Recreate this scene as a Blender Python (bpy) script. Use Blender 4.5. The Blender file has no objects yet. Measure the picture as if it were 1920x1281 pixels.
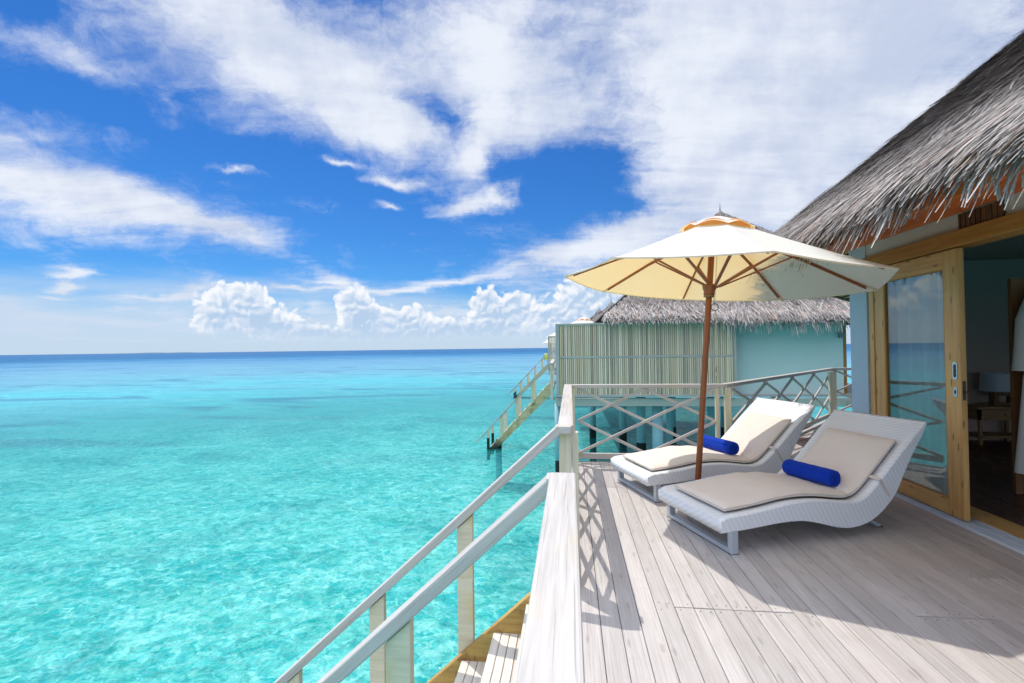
import bpy, bmesh, math, random
import numpy as np
from mathutils import Vector, Matrix
random.seed(7); RNG = np.random.default_rng(11)
S = bpy.context.scene
COL = S.collection
R = math.radians

# ------------------------------------------------------------------ camera
CAM_H = 1.5
YAW, PITCH, ROLL = math.atan(109/900), math.atan(12.7/900), math.atan(.0133)
fwd = Vector((-math.sin(YAW)*math.cos(PITCH), math.cos(YAW)*math.cos(PITCH), math.sin(PITCH)))
rt0 = Vector((math.cos(YAW), math.sin(YAW), 0)); up0 = rt0.cross(fwd)
rt = math.cos(ROLL)*rt0 - math.sin(ROLL)*up0; upv = rt.cross(fwd)
cd = bpy.data.cameras.new("camera"); cam = bpy.data.objects.new("camera", cd); COL.objects.link(cam)
cd.lens = 900/1920*36; cd.sensor_width = 36; cd.clip_start = .05; cd.clip_end = 120000
cam.matrix_world = Matrix(((rt.x, upv.x, -fwd.x, 0), (rt.y, upv.y, -fwd.y, 0), (rt.z, upv.z, -fwd.z, CAM_H), (0, 0, 0, 1)))
S.camera = cam

# ------------------------------------------------------------------ exposure, sun
S.view_settings.view_transform = 'Standard'; S.view_settings.look = 'None'
S.view_settings.gamma = 1; S.view_settings.use_curve_mapping = False
S.view_settings.exposure = 0.36
S.cycles.max_bounces = 10; S.cycles.transparent_max_bounces = 16; S.cycles.diffuse_bounces = 5
S.cycles.caustics_reflective = False; S.cycles.caustics_refractive = False
S.cycles.sample_clamp_indirect = 6
S.cycles.use_denoising = True; S.cycles.use_adaptive_sampling = True; S.cycles.adaptive_threshold = .02
SUN_TO = Vector((-.345, .345, 1.0)).normalized()
sl = bpy.data.lights.new("sun", 'SUN'); sl.energy = 2.6; sl.angle = R(.55); sl.color = (1, .955, .88)
so = bpy.data.objects.new("sun", sl); COL.objects.link(so)
so.rotation_euler = (-SUN_TO).to_track_quat('-Z', 'Y').to_euler(); so.location = (0, 0, 30)
SUN_EL = math.asin(SUN_TO.z); SUN_ROT = math.atan2(SUN_TO.x, SUN_TO.y) % (2*math.pi)

# ------------------------------------------------------------------ node helpers
class NT:
    """tiny builder for node trees; every method returns an output socket"""
    def __init__(s, tree): s.t = tree; s.n = tree.nodes; s.l = tree.links
    def put(s, sock, v):
        if v is None: return
        if hasattr(v, 'is_output'): s.l.new(v, sock)
        else:
            try: sock.default_value = v
            except Exception: sock.default_value = (v, v, v)
    def new(s, typ, ins=None, out=0, **kw):
        n = s.n.new(typ)
        for k, v in kw.items(): setattr(n, k, v)
        if ins:
            for k, v in ins.items(): s.put(n.inputs[k], v)
        return n if out is None else n.outputs[out]
    def m(s, op, a, b=None, c=None, clamp=False):
        n = s.n.new('ShaderNodeMath'); n.operation = op; n.use_clamp = clamp
        for i, v in enumerate((a, b, c)): s.put(n.inputs[i], v)
        return n.outputs[0]
    def v(s, op, a, b=None, out=0, scale=None):
        n = s.n.new('ShaderNodeVectorMath'); n.operation = op
        s.put(n.inputs[0], a)
        if b is not None: s.put(n.inputs[1], b)
        if scale is not None: s.put(n.inputs['Scale'], scale)
        return n.outputs[1] if op in ('DOT_PRODUCT', 'LENGTH', 'DISTANCE') else n.outputs[0]
    def mix(s, f, a, b, blend='MIX'):
        n = s.n.new('ShaderNodeMix'); n.data_type = 'RGBA'; n.blend_type = blend; n.clamp_factor = True
        s.put(n.inputs[0], f); s.put(n.inputs[6], a); s.put(n.inputs[7], b)
        return n.outputs[2]
    def noise(s, vec, scale=5, detail=4, rough=.55, dist=0, dims='3D', color=False):
        n = s.n.new('ShaderNodeTexNoise'); n.noise_dimensions = dims
        if vec is not None: s.put(n.inputs['Vector'], vec)
        s.put(n.inputs['Scale'], scale); s.put(n.inputs['Detail'], detail); s.put(n.inputs['Roughness'], rough); s.put(n.inputs['Distortion'], dist)
        return n.outputs[1 if color else 0]
    def noise2(s, vec, scale=5, detail=4, rough=.55, dist=0, color=False): return s.noise(vec, scale, detail, rough, dist, '2D', color)
    def step(s, v, lo, hi, a=0., b=1., smooth=True):
        n = s.n.new('ShaderNodeMapRange'); n.interpolation_type = 'SMOOTHSTEP' if smooth else 'LINEAR'; n.clamp = True
        s.put(n.inputs[0], v); s.put(n.inputs[1], lo); s.put(n.inputs[2], hi); s.put(n.inputs[3], a); s.put(n.inputs[4], b)
        return n.outputs[0]
    def ramp(s, f, stops, interp='LINEAR'):
        n = s.n.new('ShaderNodeValToRGB'); n.color_ramp.interpolation = interp
        e = n.color_ramp.elements
        while len(e) < len(stops): e.new(.5)
        for el, (p, c) in zip(e, stops): el.position = p; el.color = (*c, 1) if len(c) == 3 else c
        s.put(n.inputs[0], f); return n.outputs[0]
    def comb(s, x, y, z):
        return s.new('ShaderNodeCombineXYZ', {0: x, 1: y, 2: z})
    def sep(s, v):
        n = s.n.new('ShaderNodeSeparateXYZ'); s.put(n.inputs[0], v); return n.outputs
    def mapping(s, v, loc=(0, 0, 0), rot=(0, 0, 0), scale=(1, 1, 1), typ='POINT'):
        n = s.n.new('ShaderNodeMapping'); n.vector_type = typ; s.put(n.inputs[0], v)
        if typ != 'VECTOR' or True: n.inputs['Location'].default_value = loc
        n.inputs['Rotation'].default_value = rot; n.inputs['Scale'].default_value = scale
        return n.outputs[0]

# ------------------------------------------------------------------ sky: Nishita blue with cirrus and a row of cumulus, all by direction
W = bpy.data.worlds.new("World"); S.world = W; W.use_nodes = True
W.node_tree.nodes.clear()
def build_sky():
    t = NT(W.node_tree)
    gen = t.new('ShaderNodeTexCoord').node.outputs['Generated']
    d = t.v('NORMALIZE', gen)
    xr = t.v('DOT_PRODUCT', d, tuple(rt0)); yr = t.v('DOT_PRODUCT', d, (-math.sin(YAW), math.cos(YAW), 0)); z = t.sep(d)[2]
    az = t.m('ARCTAN2', xr, yr); el = t.m('ARCSINE', z)
    p = t.comb(az, el, 0)
    sky = t.new('ShaderNodeTexSky', sky_type='NISHITA', sun_disc=False, sun_elevation=SUN_EL, sun_rotation=SUN_ROT,
                altitude=0, air_density=1.0, dust_density=.15, ozone_density=3.0)
    # deepen the blue
    hs = t.new('ShaderNodeHueSaturation', {'Hue': .5, 'Saturation': SKY_SAT, 'Value': SKY_VAL, 'Fac': 1.0, 'Color': sky})
    blue = t.mix(1.0, hs, SKY_TINT, 'MULTIPLY')
    zc = t.m('MAXIMUM', z, 0.0)
    den = t.m('ADD', zc, .10)
    plane = t.comb(t.m('DIVIDE', xr, den), t.m('DIVIDE', yr, den), 0)       # where the ray meets the cirrus deck
    # warp
    wv = t.noise2(plane, 1.1, 3, .5, color=True)
    wv = t.v('SUBTRACT', wv, (.5, .5, .5))
    pw = t.v('ADD', p, t.v('MULTIPLY', wv, (.16, .085, 0)))
    ws = t.noise2(p, 13, 6, .62, color=True)
    pw = t.v('ADD', pw, t.v('MULTIPLY', t.v('SUBTRACT', ws, (.5, .5, .5)), (.07, .04, 0)))
    turned = {}
    def blobs(vec, tab, base):
        acc = base
        for i_, (a, e, sx, sy, rot, w) in enumerate(sorted(tab, key=lambda r: round(r[4]/R(6)))):
            if i_ % 6 == 5:      # keeps Cycles from evaluating every patch before adding any of them up
                vec = t.v('ADD', vec, t.v('SCALE', t.comb(acc, 0, 0), scale=1e-7))
            k = round(rot/R(6)); r = k*R(6); key = (vec.node.name, k)
            c, s_ = math.cos(r), math.sin(r)
            if key not in turned:
                turned[key] = vec if k == 0 else t.comb(t.v('DOT_PRODUCT', vec, (c, s_, 0)), t.v('DOT_PRODUCT', vec, (-s_, c, 0)), 0)
            ca, ce = a*c + e*s_, -a*s_ + e*c
            n = t.n.new('ShaderNodeVectorMath'); n.operation = 'MULTIPLY_ADD'
            t.put(n.inputs[0], turned[key]); n.inputs[1].default_value = (1/sx, 1/sy, 0); n.inputs[2].default_value = (-ca/sx, -ce/sy, 0)
            g = t.new('ShaderNodeTexGradient', {0: n.outputs[0]}, out=1, gradient_type='QUADRATIC_SPHERE')
            acc = t.m('MULTIPLY_ADD', g, w, acc)
        return acc
    cov = blobs(pw, CIRRUS, 0.0)
    # behind and far to the sides: plain broken cloud
    side = t.step(t.m('ABSOLUTE', az), .85, 1.2)
    n_big = t.noise2(plane, .55, 5, .6, .4)
    pst = t.mapping(plane, (0, 0, 0), (0, 0, R(-28)), (.9, 3.0, 1))
    n_str = t.noise2(pst, 1.5, 7, .64, .25)
    n_fine = t.noise2(t.mapping(pw, (0, 0, 0), (0, 0, R(10)), (9, 17, 1)), 1.3, 9, .68, .15)
    cov = t.m('ADD', cov, t.m('MULTIPLY', side, t.m('SUBTRACT', t.m('MULTIPLY', n_big, 2.2), .55)))
    cv = t.m('ADD', cov, t.m('MULTIPLY', t.m('SUBTRACT', n_str, .5), .55))
    cv = t.m('ADD', cv, t.m('MULTIPLY', t.m('SUBTRACT', n_fine, .5), 1.05))
    dens = t.step(cv, -.02, 1.12)
    ctone = t.m('ADD', t.m('MULTIPLY', n_str, .35), t.m('MULTIPLY', t.noise2(p, 4.5, 5, .6), .65))
    greyer = blobs(pw, GREYS, 0.0)
    ctone = t.m('SUBTRACT', ctone, greyer)
    ccol = t.mix(t.step(ctone, .28, .62), CIR_LO, CIR_HI)
    # cloud overhead, to the sides and behind is brightened as added fill light
    boost = t.m('ADD', 1.0, t.m('ADD', t.m('MULTIPLY', t.step(el, .62, 1.0), 1.0), t.m('MULTIPLY', t.step(t.m('ABSOLUTE', az), 1.0, 1.9), 1.1)))
    ccol = t.v('SCALE', ccol, scale=boost)
    dens = t.m('MAXIMUM', dens, t.m('MULTIPLY', t.step(el, .62, 1.0), .75))
    col = t.mix(t.m('MULTIPLY', dens, .97), blue, ccol)
    # low white haze over the horizon
    hz_n = t.noise2(t.mapping(p, (0, 0, 0), (0, 0, 0), (3, 22, 1)), 1.0, 4, .55)
    hz = t.step(t.m('ADD', el, t.m('MULTIPLY', t.m('SUBTRACT', hz_n, .5), .10)), .045, .155, 1, 0)
    col = t.mix(t.m('MULTIPLY', hz, .86), col, HAZE_C)
    # cumulus
    def cum(vec):
        n1 = t.noise2(vec, 38, 8, .62); 
        n2 = t.new('ShaderNodeTexVoronoi', {'Vector': vec, 'Scale': 62.}, feature='F1', voronoi_dimensions='2D')
        return t.m('ADD', n1, t.m('MULTIPLY', t.m('SUBTRACT', .55, n2), .45))
    cw = t.v('ADD', p, t.v('MULTIPLY', t.v('SUBTRACT', t.noise2(p, 22, 3, .5, color=True), (.5, .5, .5)), (.035, .03, 0)))
    env = blobs(cw, CUMULUS, 0.0)
    c0 = cum(cw); c1 = cum(t.v('ADD', cw, (-.004, .0075, 0)))
    e0 = t.m('ADD', env, t.m('MULTIPLY', t.m('SUBTRACT', c0, .5), .62))
    base_cut = t.step(el, .010, .060)
    cd_ = t.m('MULTIPLY', t.m('MULTIPLY', t.step(e0, .13, .29), t.step(env, .02, .14)), base_cut)
    relief = t.m('MULTIPLY', t.m('SUBTRACT', c0, c1), 1.5)
    rim = t.step(e0, .95, .20)                                        # bright lobes at the edge, blue-grey body
    low = t.step(el, .02, .10)
    lit = t.m('ADD', t.m('MULTIPLY', rim, .62), t.m('ADD', t.m('MULTIPLY', low, .22), t.m('ADD', relief, t.m('MULTIPLY', t.m('SUBTRACT', c0, .45), .5))))
    lit = t.m('ADD', lit, blobs(p, CUM_SHADE, 0.0), clamp=True)
    cc = t.mix(lit, CUM_LO, CUM_HI)
    col = t.mix(t.m('MULTIPLY', cd_, .95), col, cc)
    # below the horizon the world is sea-blue (only seen by upward-tilted glints)
    col = t.mix(t.step(z, -.02, 0.0, 1, 0), col, (.6, 1.6, 2.4, 1))
    bg = t.new('ShaderNodeBackground', {'Color': col, 'Strength': .15})
    t.new('ShaderNodeOutputWorld', {'Surface': bg}, out=None)
SKY_SAT, SKY_VAL, SKY_TINT = 1.22, .46, (.42, .86, 1.3, 1)
CIR_LO, CIR_HI = (3.0, 3.4, 4.3, 1), (4.5, 4.72, 5.15, 1)
HAZE_C = (3.15, 3.75, 4.6, 1)
CUM_LO, CUM_HI = (2.5, 3.3, 4.4, 1), (5.0, 5.1, 5.3, 1)
# bearing from the view axis, elevation, half width, half height (radians), tilt, weight
CIRRUS = [
    (0.588, 0.452, 0.6154, 0.5177, -0, 1.9),
    (0.4089, 0.3135, 0.3087, 0.2447, -0, 0.9),
    (0.3016, 0.5589, 0.4255, 0.3183, -0, 0.9),
    (0.6881, 0.1894, 0.3315, 0.1717, -0, 0.8),
    (-0.49, 0.5314, 0.6228, 0.1863, -0.1047, 1.25),
    (-0.3416, 0.4635, 0.5524, 0.1466, -0.2094, 1.05),
    (-0.0333, 0.5431, 0.333, 0.2887, -0, 1),
    (-0.7141, 0.4212, 0.2094, 0.0588, -0.2094, 0.6),
    (-0.1107, 0.581, 0.3293, 0.1767, -0, 0.4),
    (-0.2187, 0.4282, 0.2329, 0.0651, 0.0873, 0.7),
    (-0.745, 0.2281, 0.3723, 0.0898, -0.0873, 0.95),
    (-0.5322, 0.2032, 0.2723, 0.046, -0.1047, 0.8),
    (-0.6327, 0.2306, 0.3757, 0.0896, -0.1396, 0.5),
    (-0.7854, 0.2721, 0.2556, 0.1336, -0, 0.6),
    (-0.7854, 0.3434, 0.1667, 0.0471, -0, 0.1),
    (-0.2502, 0.3378, 0.1982, 0.028, -0, 1.3),
    (-0.3709, 0.3576, 0.0965, 0.0186, -0, 1.15),
    (-0.5155, 0.3271, 0.0841, 0.0193, -0, 1.1),
    (-0.3416, 0.4338, 0.1973, 0.0628, -0.1745, 0.3),
    (-0.5995, 0.4082, 0.0454, 0.0165, -0.3142, 0.5),
    (-0.5566, 0.3464, 0.0561, 0.0113, -0, 0.5),
    (-0.2397, 0.2787, 0.0629, 0.0173, -0, 0.9),
    (-0.05, 0.3885, 0.0776, 0.1221, -0.2094, 1),
    (0.0333, 0.4298, 0.0999, 0.1555, -0, 0.7),
    (0.0887, 0.4371, 0.1213, 0.0885, -0, 0.5),
    (-0.0666, 0.2969, 0.1438, 0.0377, 0.3142, 1.35),
    (0, 0.3249, 0.0556, 0.0333, 0.3491, 0.6),
    (0.1326, 0.2027, 0.2838, 0.0881, 0.1396, 1.15),
    (0.2397, 0.2436, 0.1678, 0.0971, 0.2618, 0.7),
    (0.0444, 0.1894, 0.1774, 0.0444, -0, 0.5),
    (0.1867, 0.142, 0.354, 0.0371, 0.0698, 0.8),
    (-0.1107, 0.1421, 0.3293, 0.0353, 0.1222, 1.1),
    (0.3117, 0.1566, 0.2013, 0.1269, -0, 0.8),
    (-0.6327, 0.0973, 0.1662, 0.0233, 0.0524, 1.35),
    (-0.5803, 0.1166, 0.0699, 0.0297, 0.1396, 1.2),
    (-0.3757, 0.1416, 0.1058, 0.0351, -0.3491, 1.2),
    (-0.4182, 0.1148, 0.1763, 0.0223, 0.0873, 1.2),
    (-0.7389, 0.1162, 0.0668, 0.023, -0, 1.5),
    (-0.7432, 0.0907, 0.0422, 0.0164, -0, 1.35),
    (-0.2397, 0.1162, 0.2307, 0.0216, 0.0524, 0.9),
    (-0.7685, 0.0485, 0.2642, 0.0383, -0, 1.15),
    (-0.5322, 0.0481, 0.264, 0.0402, -0, 0.9),
    (-0.1759, 0.0735, 0.3554, 0.0241, -0, 0.9),
    (-0.3317, 0.0601, 0.2582, 0.0315, -0, 0.5),
    (0.0555, 0.0693, 0.288, 0.0444, -0, 0.5),
    (0.1107, 0.3415, 0.1646, 0.1049, -0.3491, -1.25),
    (0, 0.374, 0.0778, 0.0444, -0.5236, -0.4),
    (-0.1216, 0.4488, 0.1314, 0.0574, -0.384, -1),
    (-0.1759, 0.4752, 0.1292, 0.0438, -0.1745, -0.35),
    (0.1867, 0.3659, 0.0751, 0.0655, -0, -0.5),
    (-0.4182, 0.3356, 0.3062, 0.0711, -0.0524, -0.7),
    (-0.6679, 0.3798, 0.2055, 0.0436, -0.2443, -0.55),
    (-0.8018, 0.3589, 0.0645, 0.0464, -0.1745, -0.5),
    (-0.2915, 0.2368, 0.265, 0.0639, 0.0873, -0.7),
    (-0.7909, 0.4607, 0.0604, 0.0391, -0.4363, -0.6),
    (0.2081, 0.2782, 0.117, 0.0381, -0.1396, -0.7),
]
GREYS = [
    (0.5404, 0.2925, 0.3431, 0.2477, -0, 0.22),
    (0.6881, 0.4434, 0.2652, 0.2231, -0, 0.2),
    (0.3805, 0.3451, 0.1533, 0.1238, -0, 0.15),
    (-0.6679, 0.4421, 0.274, 0.1396, -0, 0.08),
]
CUMULUS = [
    (-0.5239, 0.0769, 0.0916, 0.0673, -0, 1.3),
    (-0.4986, 0.097, 0.0566, 0.0449, -0, 0.7),
    (-0.5606, 0.0552, 0.0526, 0.0395, -0, 0.8),
    (-0.4502, 0.051, 0.0721, 0.052, -0, 0.9),
    (-0.39, 0.034, 0.1141, 0.0349, -0, 0.75),
    (-0.3167, 0.0938, 0.0522, 0.0507, -0, 1.2),
    (-0.2894, 0.0604, 0.0816, 0.0596, -0, 1.1),
    (-0.2134, 0.0583, 0.1061, 0.0521, -0, 1),
    (-0.138, 0.0362, 0.1308, 0.0352, -0, 0.8),
    (-0.2915, 0.0285, 0.265, 0.0277, -0, 0.6),
    (-0.0555, 0.095, 0.051, 0.051, -0, 1.1),
    (-0.0311, 0.0705, 0.0888, 0.0622, -0, 1.2),
    (0.0133, 0.0865, 0.0622, 0.0533, -0, 1.1),
    (-0.0887, 0.0357, 0.1433, 0.0354, -0, 0.7),
    (0.0776, 0.0545, 0.0884, 0.051, -0, 1),
    (0.1543, 0.1021, 0.0868, 0.0725, -0, 1.2),
    (0.1326, 0.0677, 0.131, 0.0727, -0, 1.1),
    (0.0222, 0.0233, 0.2443, 0.0289, -0, 0.6),
    (0.2502, 0.0967, 0.1564, 0.0969, -0, 1),
]
CUM_SHADE = [
    (-0.4813, 0.0536, 0.0611, 0.0394, -0, -0.75),
    (-0.5239, 0.0338, 0.075, 0.025, -0, -0.5),
    (-0.3067, 0.0603, 0.0404, 0.0424, -0, -0.8),
    (-0.0222, 0.0427, 0.0888, 0.0244, -0, -0.5),
    (-0.2812, 0.0284, 0.2051, 0.0192, -0, -0.3),
    (-0.5239, 0.096, 0.05, 0.0289, -0, 0.3),
]
build_sky()

# ------------------------------------------------------------------ object helpers
def tag(o, label=None, cat=None, group=None, kind=None):
    if label: o['label'] = label
    if cat: o['category'] = cat
    if group: o['group'] = group
    if kind: o['kind'] = kind
    return o
def thing(name, label, cat, loc=(0, 0, 0), rotz=0, group=None):
    o = bpy.data.objects.new(name, None); COL.objects.link(o); o.empty_display_size = .2
    o.location = loc; o.rotation_euler = (0, 0, rotz)
    return tag(o, label, cat, group)
def link_mesh(name, me, mat, parent=None, bevel=0, seg=2, angle=40):
    o = bpy.data.objects.new(name, me); COL.objects.link(o)
    if mat: me.materials.append(mat)
    if parent is not None: o.parent = parent
    if bevel:
        b = o.modifiers.new('bevel', 'BEVEL'); b.width = bevel; b.segments = seg; b.limit_method = 'ANGLE'; b.angle_limit = R(angle)
    return o
def V(*a): return Vector(a)
class MB:
    """collects boxes, bars, prisms, tubes, lathes; .build links them as ONE mesh object"""
    def __init__(s): s.v = []; s.f = []; s.uv = []; s.sm = []
    def face(s, idx, uvs, smooth=False): s.f.append(tuple(idx)); s.uv.append(list(uvs)); s.sm.append(smooth)
    def frame_box(s, c, ax, ay, az, hx, hy, hz):
        """box with centre c, unit axes and half sizes; the texture runs along ax"""
        c = Vector(c); b = len(s.v); ou, ov = random.random()*20, random.random()*20
        P = []
        for i in (-1, 1):
            for j in (-1, 1):
                for k in (-1, 1): P.append(c + ax*hx*i + ay*hy*j + az*hz*k)
        s.v += P
        loc = [(i*hx, j*hy, k*hz) for i in (-1, 1) for j in (-1, 1) for k in (-1, 1)]
        for q, mode in (((0, 1, 3, 2), 'x'), ((4, 6, 7, 5), 'x'), ((0, 4, 5, 1), 'y'), ((2, 3, 7, 6), 'y'), ((0, 2, 6, 4), 'z'), ((1, 5, 7, 3), 'z')):
            uv = []
            for i in q:
                x, y, z = loc[i]
                uv.append((y+ou, z+ov) if mode == 'x' else ((x+ou, z+ov) if mode == 'y' else (x+ou, y+ov+.37)))
            s.face([b+i for i in q], uv)
        return s
    def box(s, x0, x1, y0, y1, z0, z1, along=None):
        h = [abs(x1-x0)/2, abs(y1-y0)/2, abs(z1-z0)/2]; c = ((x0+x1)/2, (y0+y1)/2, (z0+z1)/2)
        A = [V(1, 0, 0), V(0, 1, 0), V(0, 0, 1)]
        k = along if along is not None else h.index(max(h))
        o = [k, (k+1) % 3, (k+2) % 3]
        return s.frame_box(c, A[o[0]], A[o[1]], A[o[2]], h[o[0]], h[o[1]], h[o[2]])
    def bar(s, p, q, w, t, up=(0, 0, 1)):
        """bar from p to q, t thick along the 'up' side and w wide"""
        p = Vector(p); q = Vector(q); a = (q-p); L = a.length; a.normalize()
        side = Vector(up).cross(a)
        if side.length < 1e-4: side = V(0, 1, 0)
        side.normalize(); u = a.cross(side).normalized()
        return s.frame_box((p+q)/2, a, side, u, L/2, w/2, t/2)
    def prism(s, pts, e0, e1, smooth=False):
        """outline pts (list of 3-vectors at e=0) swept by vector from e0 to e1 (3-vectors)"""
        n = len(pts); b = len(s.v); e0 = Vector(e0); e1 = Vector(e1)
        s.v += [Vector(p)+e0 for p in pts] + [Vector(p)+e1 for p in pts]
        L = (e1-e0).length; acc = 0; ou = random.random()*9
        for i in range(n):
            j = (i+1) % n; d = (Vector(pts[j])-Vector(pts[i])).length
            s.face((b+i, b+j, b+n+j, b+n+i), ((acc+ou, 0), (acc+d+ou, 0), (acc+d+ou, L), (acc+ou, L)), smooth); acc += d
        c0 = Vector(pts[0])
        def pl(p): 
            d = Vector(p)-c0; return (math.hypot(d.x, d.y)*(1 if d.x+d.y > 0 else -1)+ou, d.z)
        s.face([b+i for i in range(n)][::-1], [pl(pts[i]) for i in range(n)][::-1])
        s.face([b+n+i for i in range(n)], [pl(p) for p in pts])
        return s
    def tube(s, pts, r, n=10, closed=False, caps=True):
        pts = [Vector(p) for p in pts]; m = len(pts); rs = r if isinstance(r, (list, tuple)) else [r]*m
        b = len(s.v); ref = None; acc = 0; us = []
        for i, p in enumerate(pts):
            if closed: t = pts[(i+1) % m]-pts[i-1]
            else: t = pts[min(i+1, m-1)]-pts[max(i-1, 0)]
            t.normalize()
            if ref is None:
                ref = t.orthogonal().normalized()
            ref = (ref - t*ref.dot(t)).normalized(); bi = t.cross(ref)
            if i: acc += (p-pts[i-1]).length
            us.append(acc)
            for k in range(n):
                a = 2*math.pi*k/n; s.v.append(p + (ref*math.cos(a)+bi*math.sin(a))*rs[i])
        for i in range(m if closed else m-1):
            j = (i+1) % m
            for k in range(n):
                l = (k+1) % n
                s.face((b+i*n+k, b+i*n+l, b+j*n+l, b+j*n+k), ((us[i], k/n*.2), (us[i], (k+1)/n*.2), (us[j], (k+1)/n*.2), (us[j], k/n*.2)), True)
        if caps and not closed:
            s.face([b+k for k in range(n)][::-1], [(0, 0)]*n); s.face([b+(m-1)*n+k for k in range(n)], [(0, 0)]*n)
        return s
    def lathe(s, prof, n=24, origin=(0, 0, 0), axis=None, smooth=True, caps=True):
        """profile of (r, h) turned about an axis"""
        o = Vector(origin); a = Vector(axis).normalized() if axis else V(0, 0, 1)
        x = a.orthogonal().normalized(); y = a.cross(x); b = len(s.v)
        for r, h in prof:
            for k in range(n):
                t = 2*math.pi*k/n; s.v.append(o + a*h + (x*math.cos(t)+y*math.sin(t))*r)
        for i in range(len(prof)-1):
            for k in range(n):
                l = (k+1) % n
                s.face((b+i*n+k, b+i*n+l, b+(i+1)*n+l, b+(i+1)*n+k), ((prof[i][1], k*.05), (prof[i][1], k*.05+.05), (prof[i+1][1], k*.05+.05), (prof[i+1][1], k*.05)), smooth)
        if caps:
            s.face([b+k for k in range(n)][::-1], [(0, 0)]*n); s.face([b+(len(prof)-1)*n+k for k in range(n)], [(0, 0)]*n)
        return s
    def grid(s, fn, nu, nv, smooth=True, uvs=(1, 1)):
        b = len(s.v)
        for i in range(nu+1):
            for j in range(nv+1): s.v.append(Vector(fn(i/nu, j/nv)))
        for i in range(nu):
            for j in range(nv):
                q = (b+i*(nv+1)+j, b+(i+1)*(nv+1)+j, b+(i+1)*(nv+1)+j+1, b+i*(nv+1)+j+1)
                s.face(q, ((i/nu*uvs[0], j/nv*uvs[1]), ((i+1)/nu*uvs[0], j/nv*uvs[1]), ((i+1)/nu*uvs[0], (j+1)/nv*uvs[1]), (i/nu*uvs[0], (j+1)/nv*uvs[1])), smooth)
        return s
    def build(s, name, mat, parent=None, bevel=0, seg=2, fix=True, off=None):
        me = bpy.data.meshes.new(name)
        vs = [tuple(v-off) for v in s.v] if off is not None else [tuple(v) for v in s.v]
        me.from_pydata(vs, [], s.f)
        uv = me.uv_layers.new(name='UVMap')
        flat = [c for f in s.uv for p in f for c in p]
        uv.data.foreach_set('uv', flat)
        me.polygons.foreach_set('use_smooth', s.sm)
        if fix:
            bm = bmesh.new(); bm.from_mesh(me); bmesh.ops.recalc_face_normals(bm, faces=bm.faces); bm.to_mesh(me); bm.free()
        me.update()
        return link_mesh(name, me, mat, parent, bevel, seg)
def strips(name, mat, parent, base, direc, normal, length, width, lift, droop, tone, k=2, down=None, bend=0.0):
    """thousands of thatch strips as one mesh: base points, slope direction, surface normal, sizes (numpy arrays)"""
    n = len(base); t = np.linspace(0, 1, k+1)
    side = np.cross(direc, normal); side /= np.linalg.norm(side, axis=1)[:, None]
    dn = np.array([0, 0, -1.0]) if down is None else down
    bn_ = RNG.normal(0, 1, n)*bend*length
    P = np.empty((n, k+1, 2, 3))
    for i, q in enumerate(t):
        c = base + direc*(length*q)[:, None] + normal*(lift*q)[:, None] + dn*(droop*q*q)[:, None] + side*(bn_*q*q)[:, None]
        w = (width*(1 - .55*q**2)/2)[:, None]*side
        P[:, i, 0] = c-w; P[:, i, 1] = c+w
    verts = P.reshape(-1, 3)
    idx = np.arange(n)[:, None]*(2*(k+1)) + (np.arange(k)*2)[None, :]
    quads = np.stack([idx, idx+1, idx+3, idx+2], -1).reshape(-1, 4)
    me = bpy.data.meshes.new(name)
    me.vertices.add(len(verts)); me.vertices.foreach_set('co', verts.astype(np.float32).ravel())
    me.loops.add(quads.size); me.loops.foreach_set('vertex_index', quads.ravel().astype(np.int32))
    me.polygons.add(len(quads)); me.polygons.foreach_set('loop_start', np.arange(0, quads.size, 4, dtype=np.int32))
    me.polygons.foreach_set('loop_total', np.full(len(quads), 4, np.int32))
    ca = me.color_attributes.new('tone', 'FLOAT_COLOR', 'POINT')
    tv = np.repeat(tone, 2*(k+1)); col = np.stack([tv, tv, tv, np.ones_like(tv)], -1).astype(np.float32)
    ca.data.foreach_set('color', col.ravel())
    me.update(calc_edges=True); me.validate()
    return link_mesh(name, me, mat, parent)

# ------------------------------------------------------------------ materials
def mat(name, build, rough=.6):
    m = bpy.data.materials.new(name); m.use_nodes = True
    t = NT(m.node_tree); m.node_tree.nodes.clear()
    out = t.new('ShaderNodeOutputMaterial', out=None)
    sh = build(t); t.l.new(sh, out.inputs[0])
    return m
def pbsdf(t, color, rough=.6, spec=.4, metal=0., normal=None, sheen=0., trans=None, coat=0.):
    n = t.new('ShaderNodeBsdfPrincipled', {'Base Color': color, 'Roughness': rough, 'Specular IOR Level': spec, 'Metallic': metal}, out=None)
    if normal is not None: t.l.new(normal, n.inputs['Normal'])
    if sheen: n.inputs['Sheen Weight'].default_value = sheen
    if coat: n.inputs['Coat Weight'].default_value = coat
    return n.outputs[0]
def bump(t, h, strength=.3, dist=.01, normal=None):
    return t.new('ShaderNodeBump', {'Height': h, 'Strength': strength, 'Distance': dist, 'Normal': normal})
def tc(t, k='UV'): return t.new('ShaderNodeTexCoord', out=None).outputs[k]
def pos(t): return t.new('ShaderNodeNewGeometry', out=None).outputs['Position']
def island(t): return t.new('ShaderNodeNewGeometry', out=None).outputs['Random Per Island']
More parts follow.
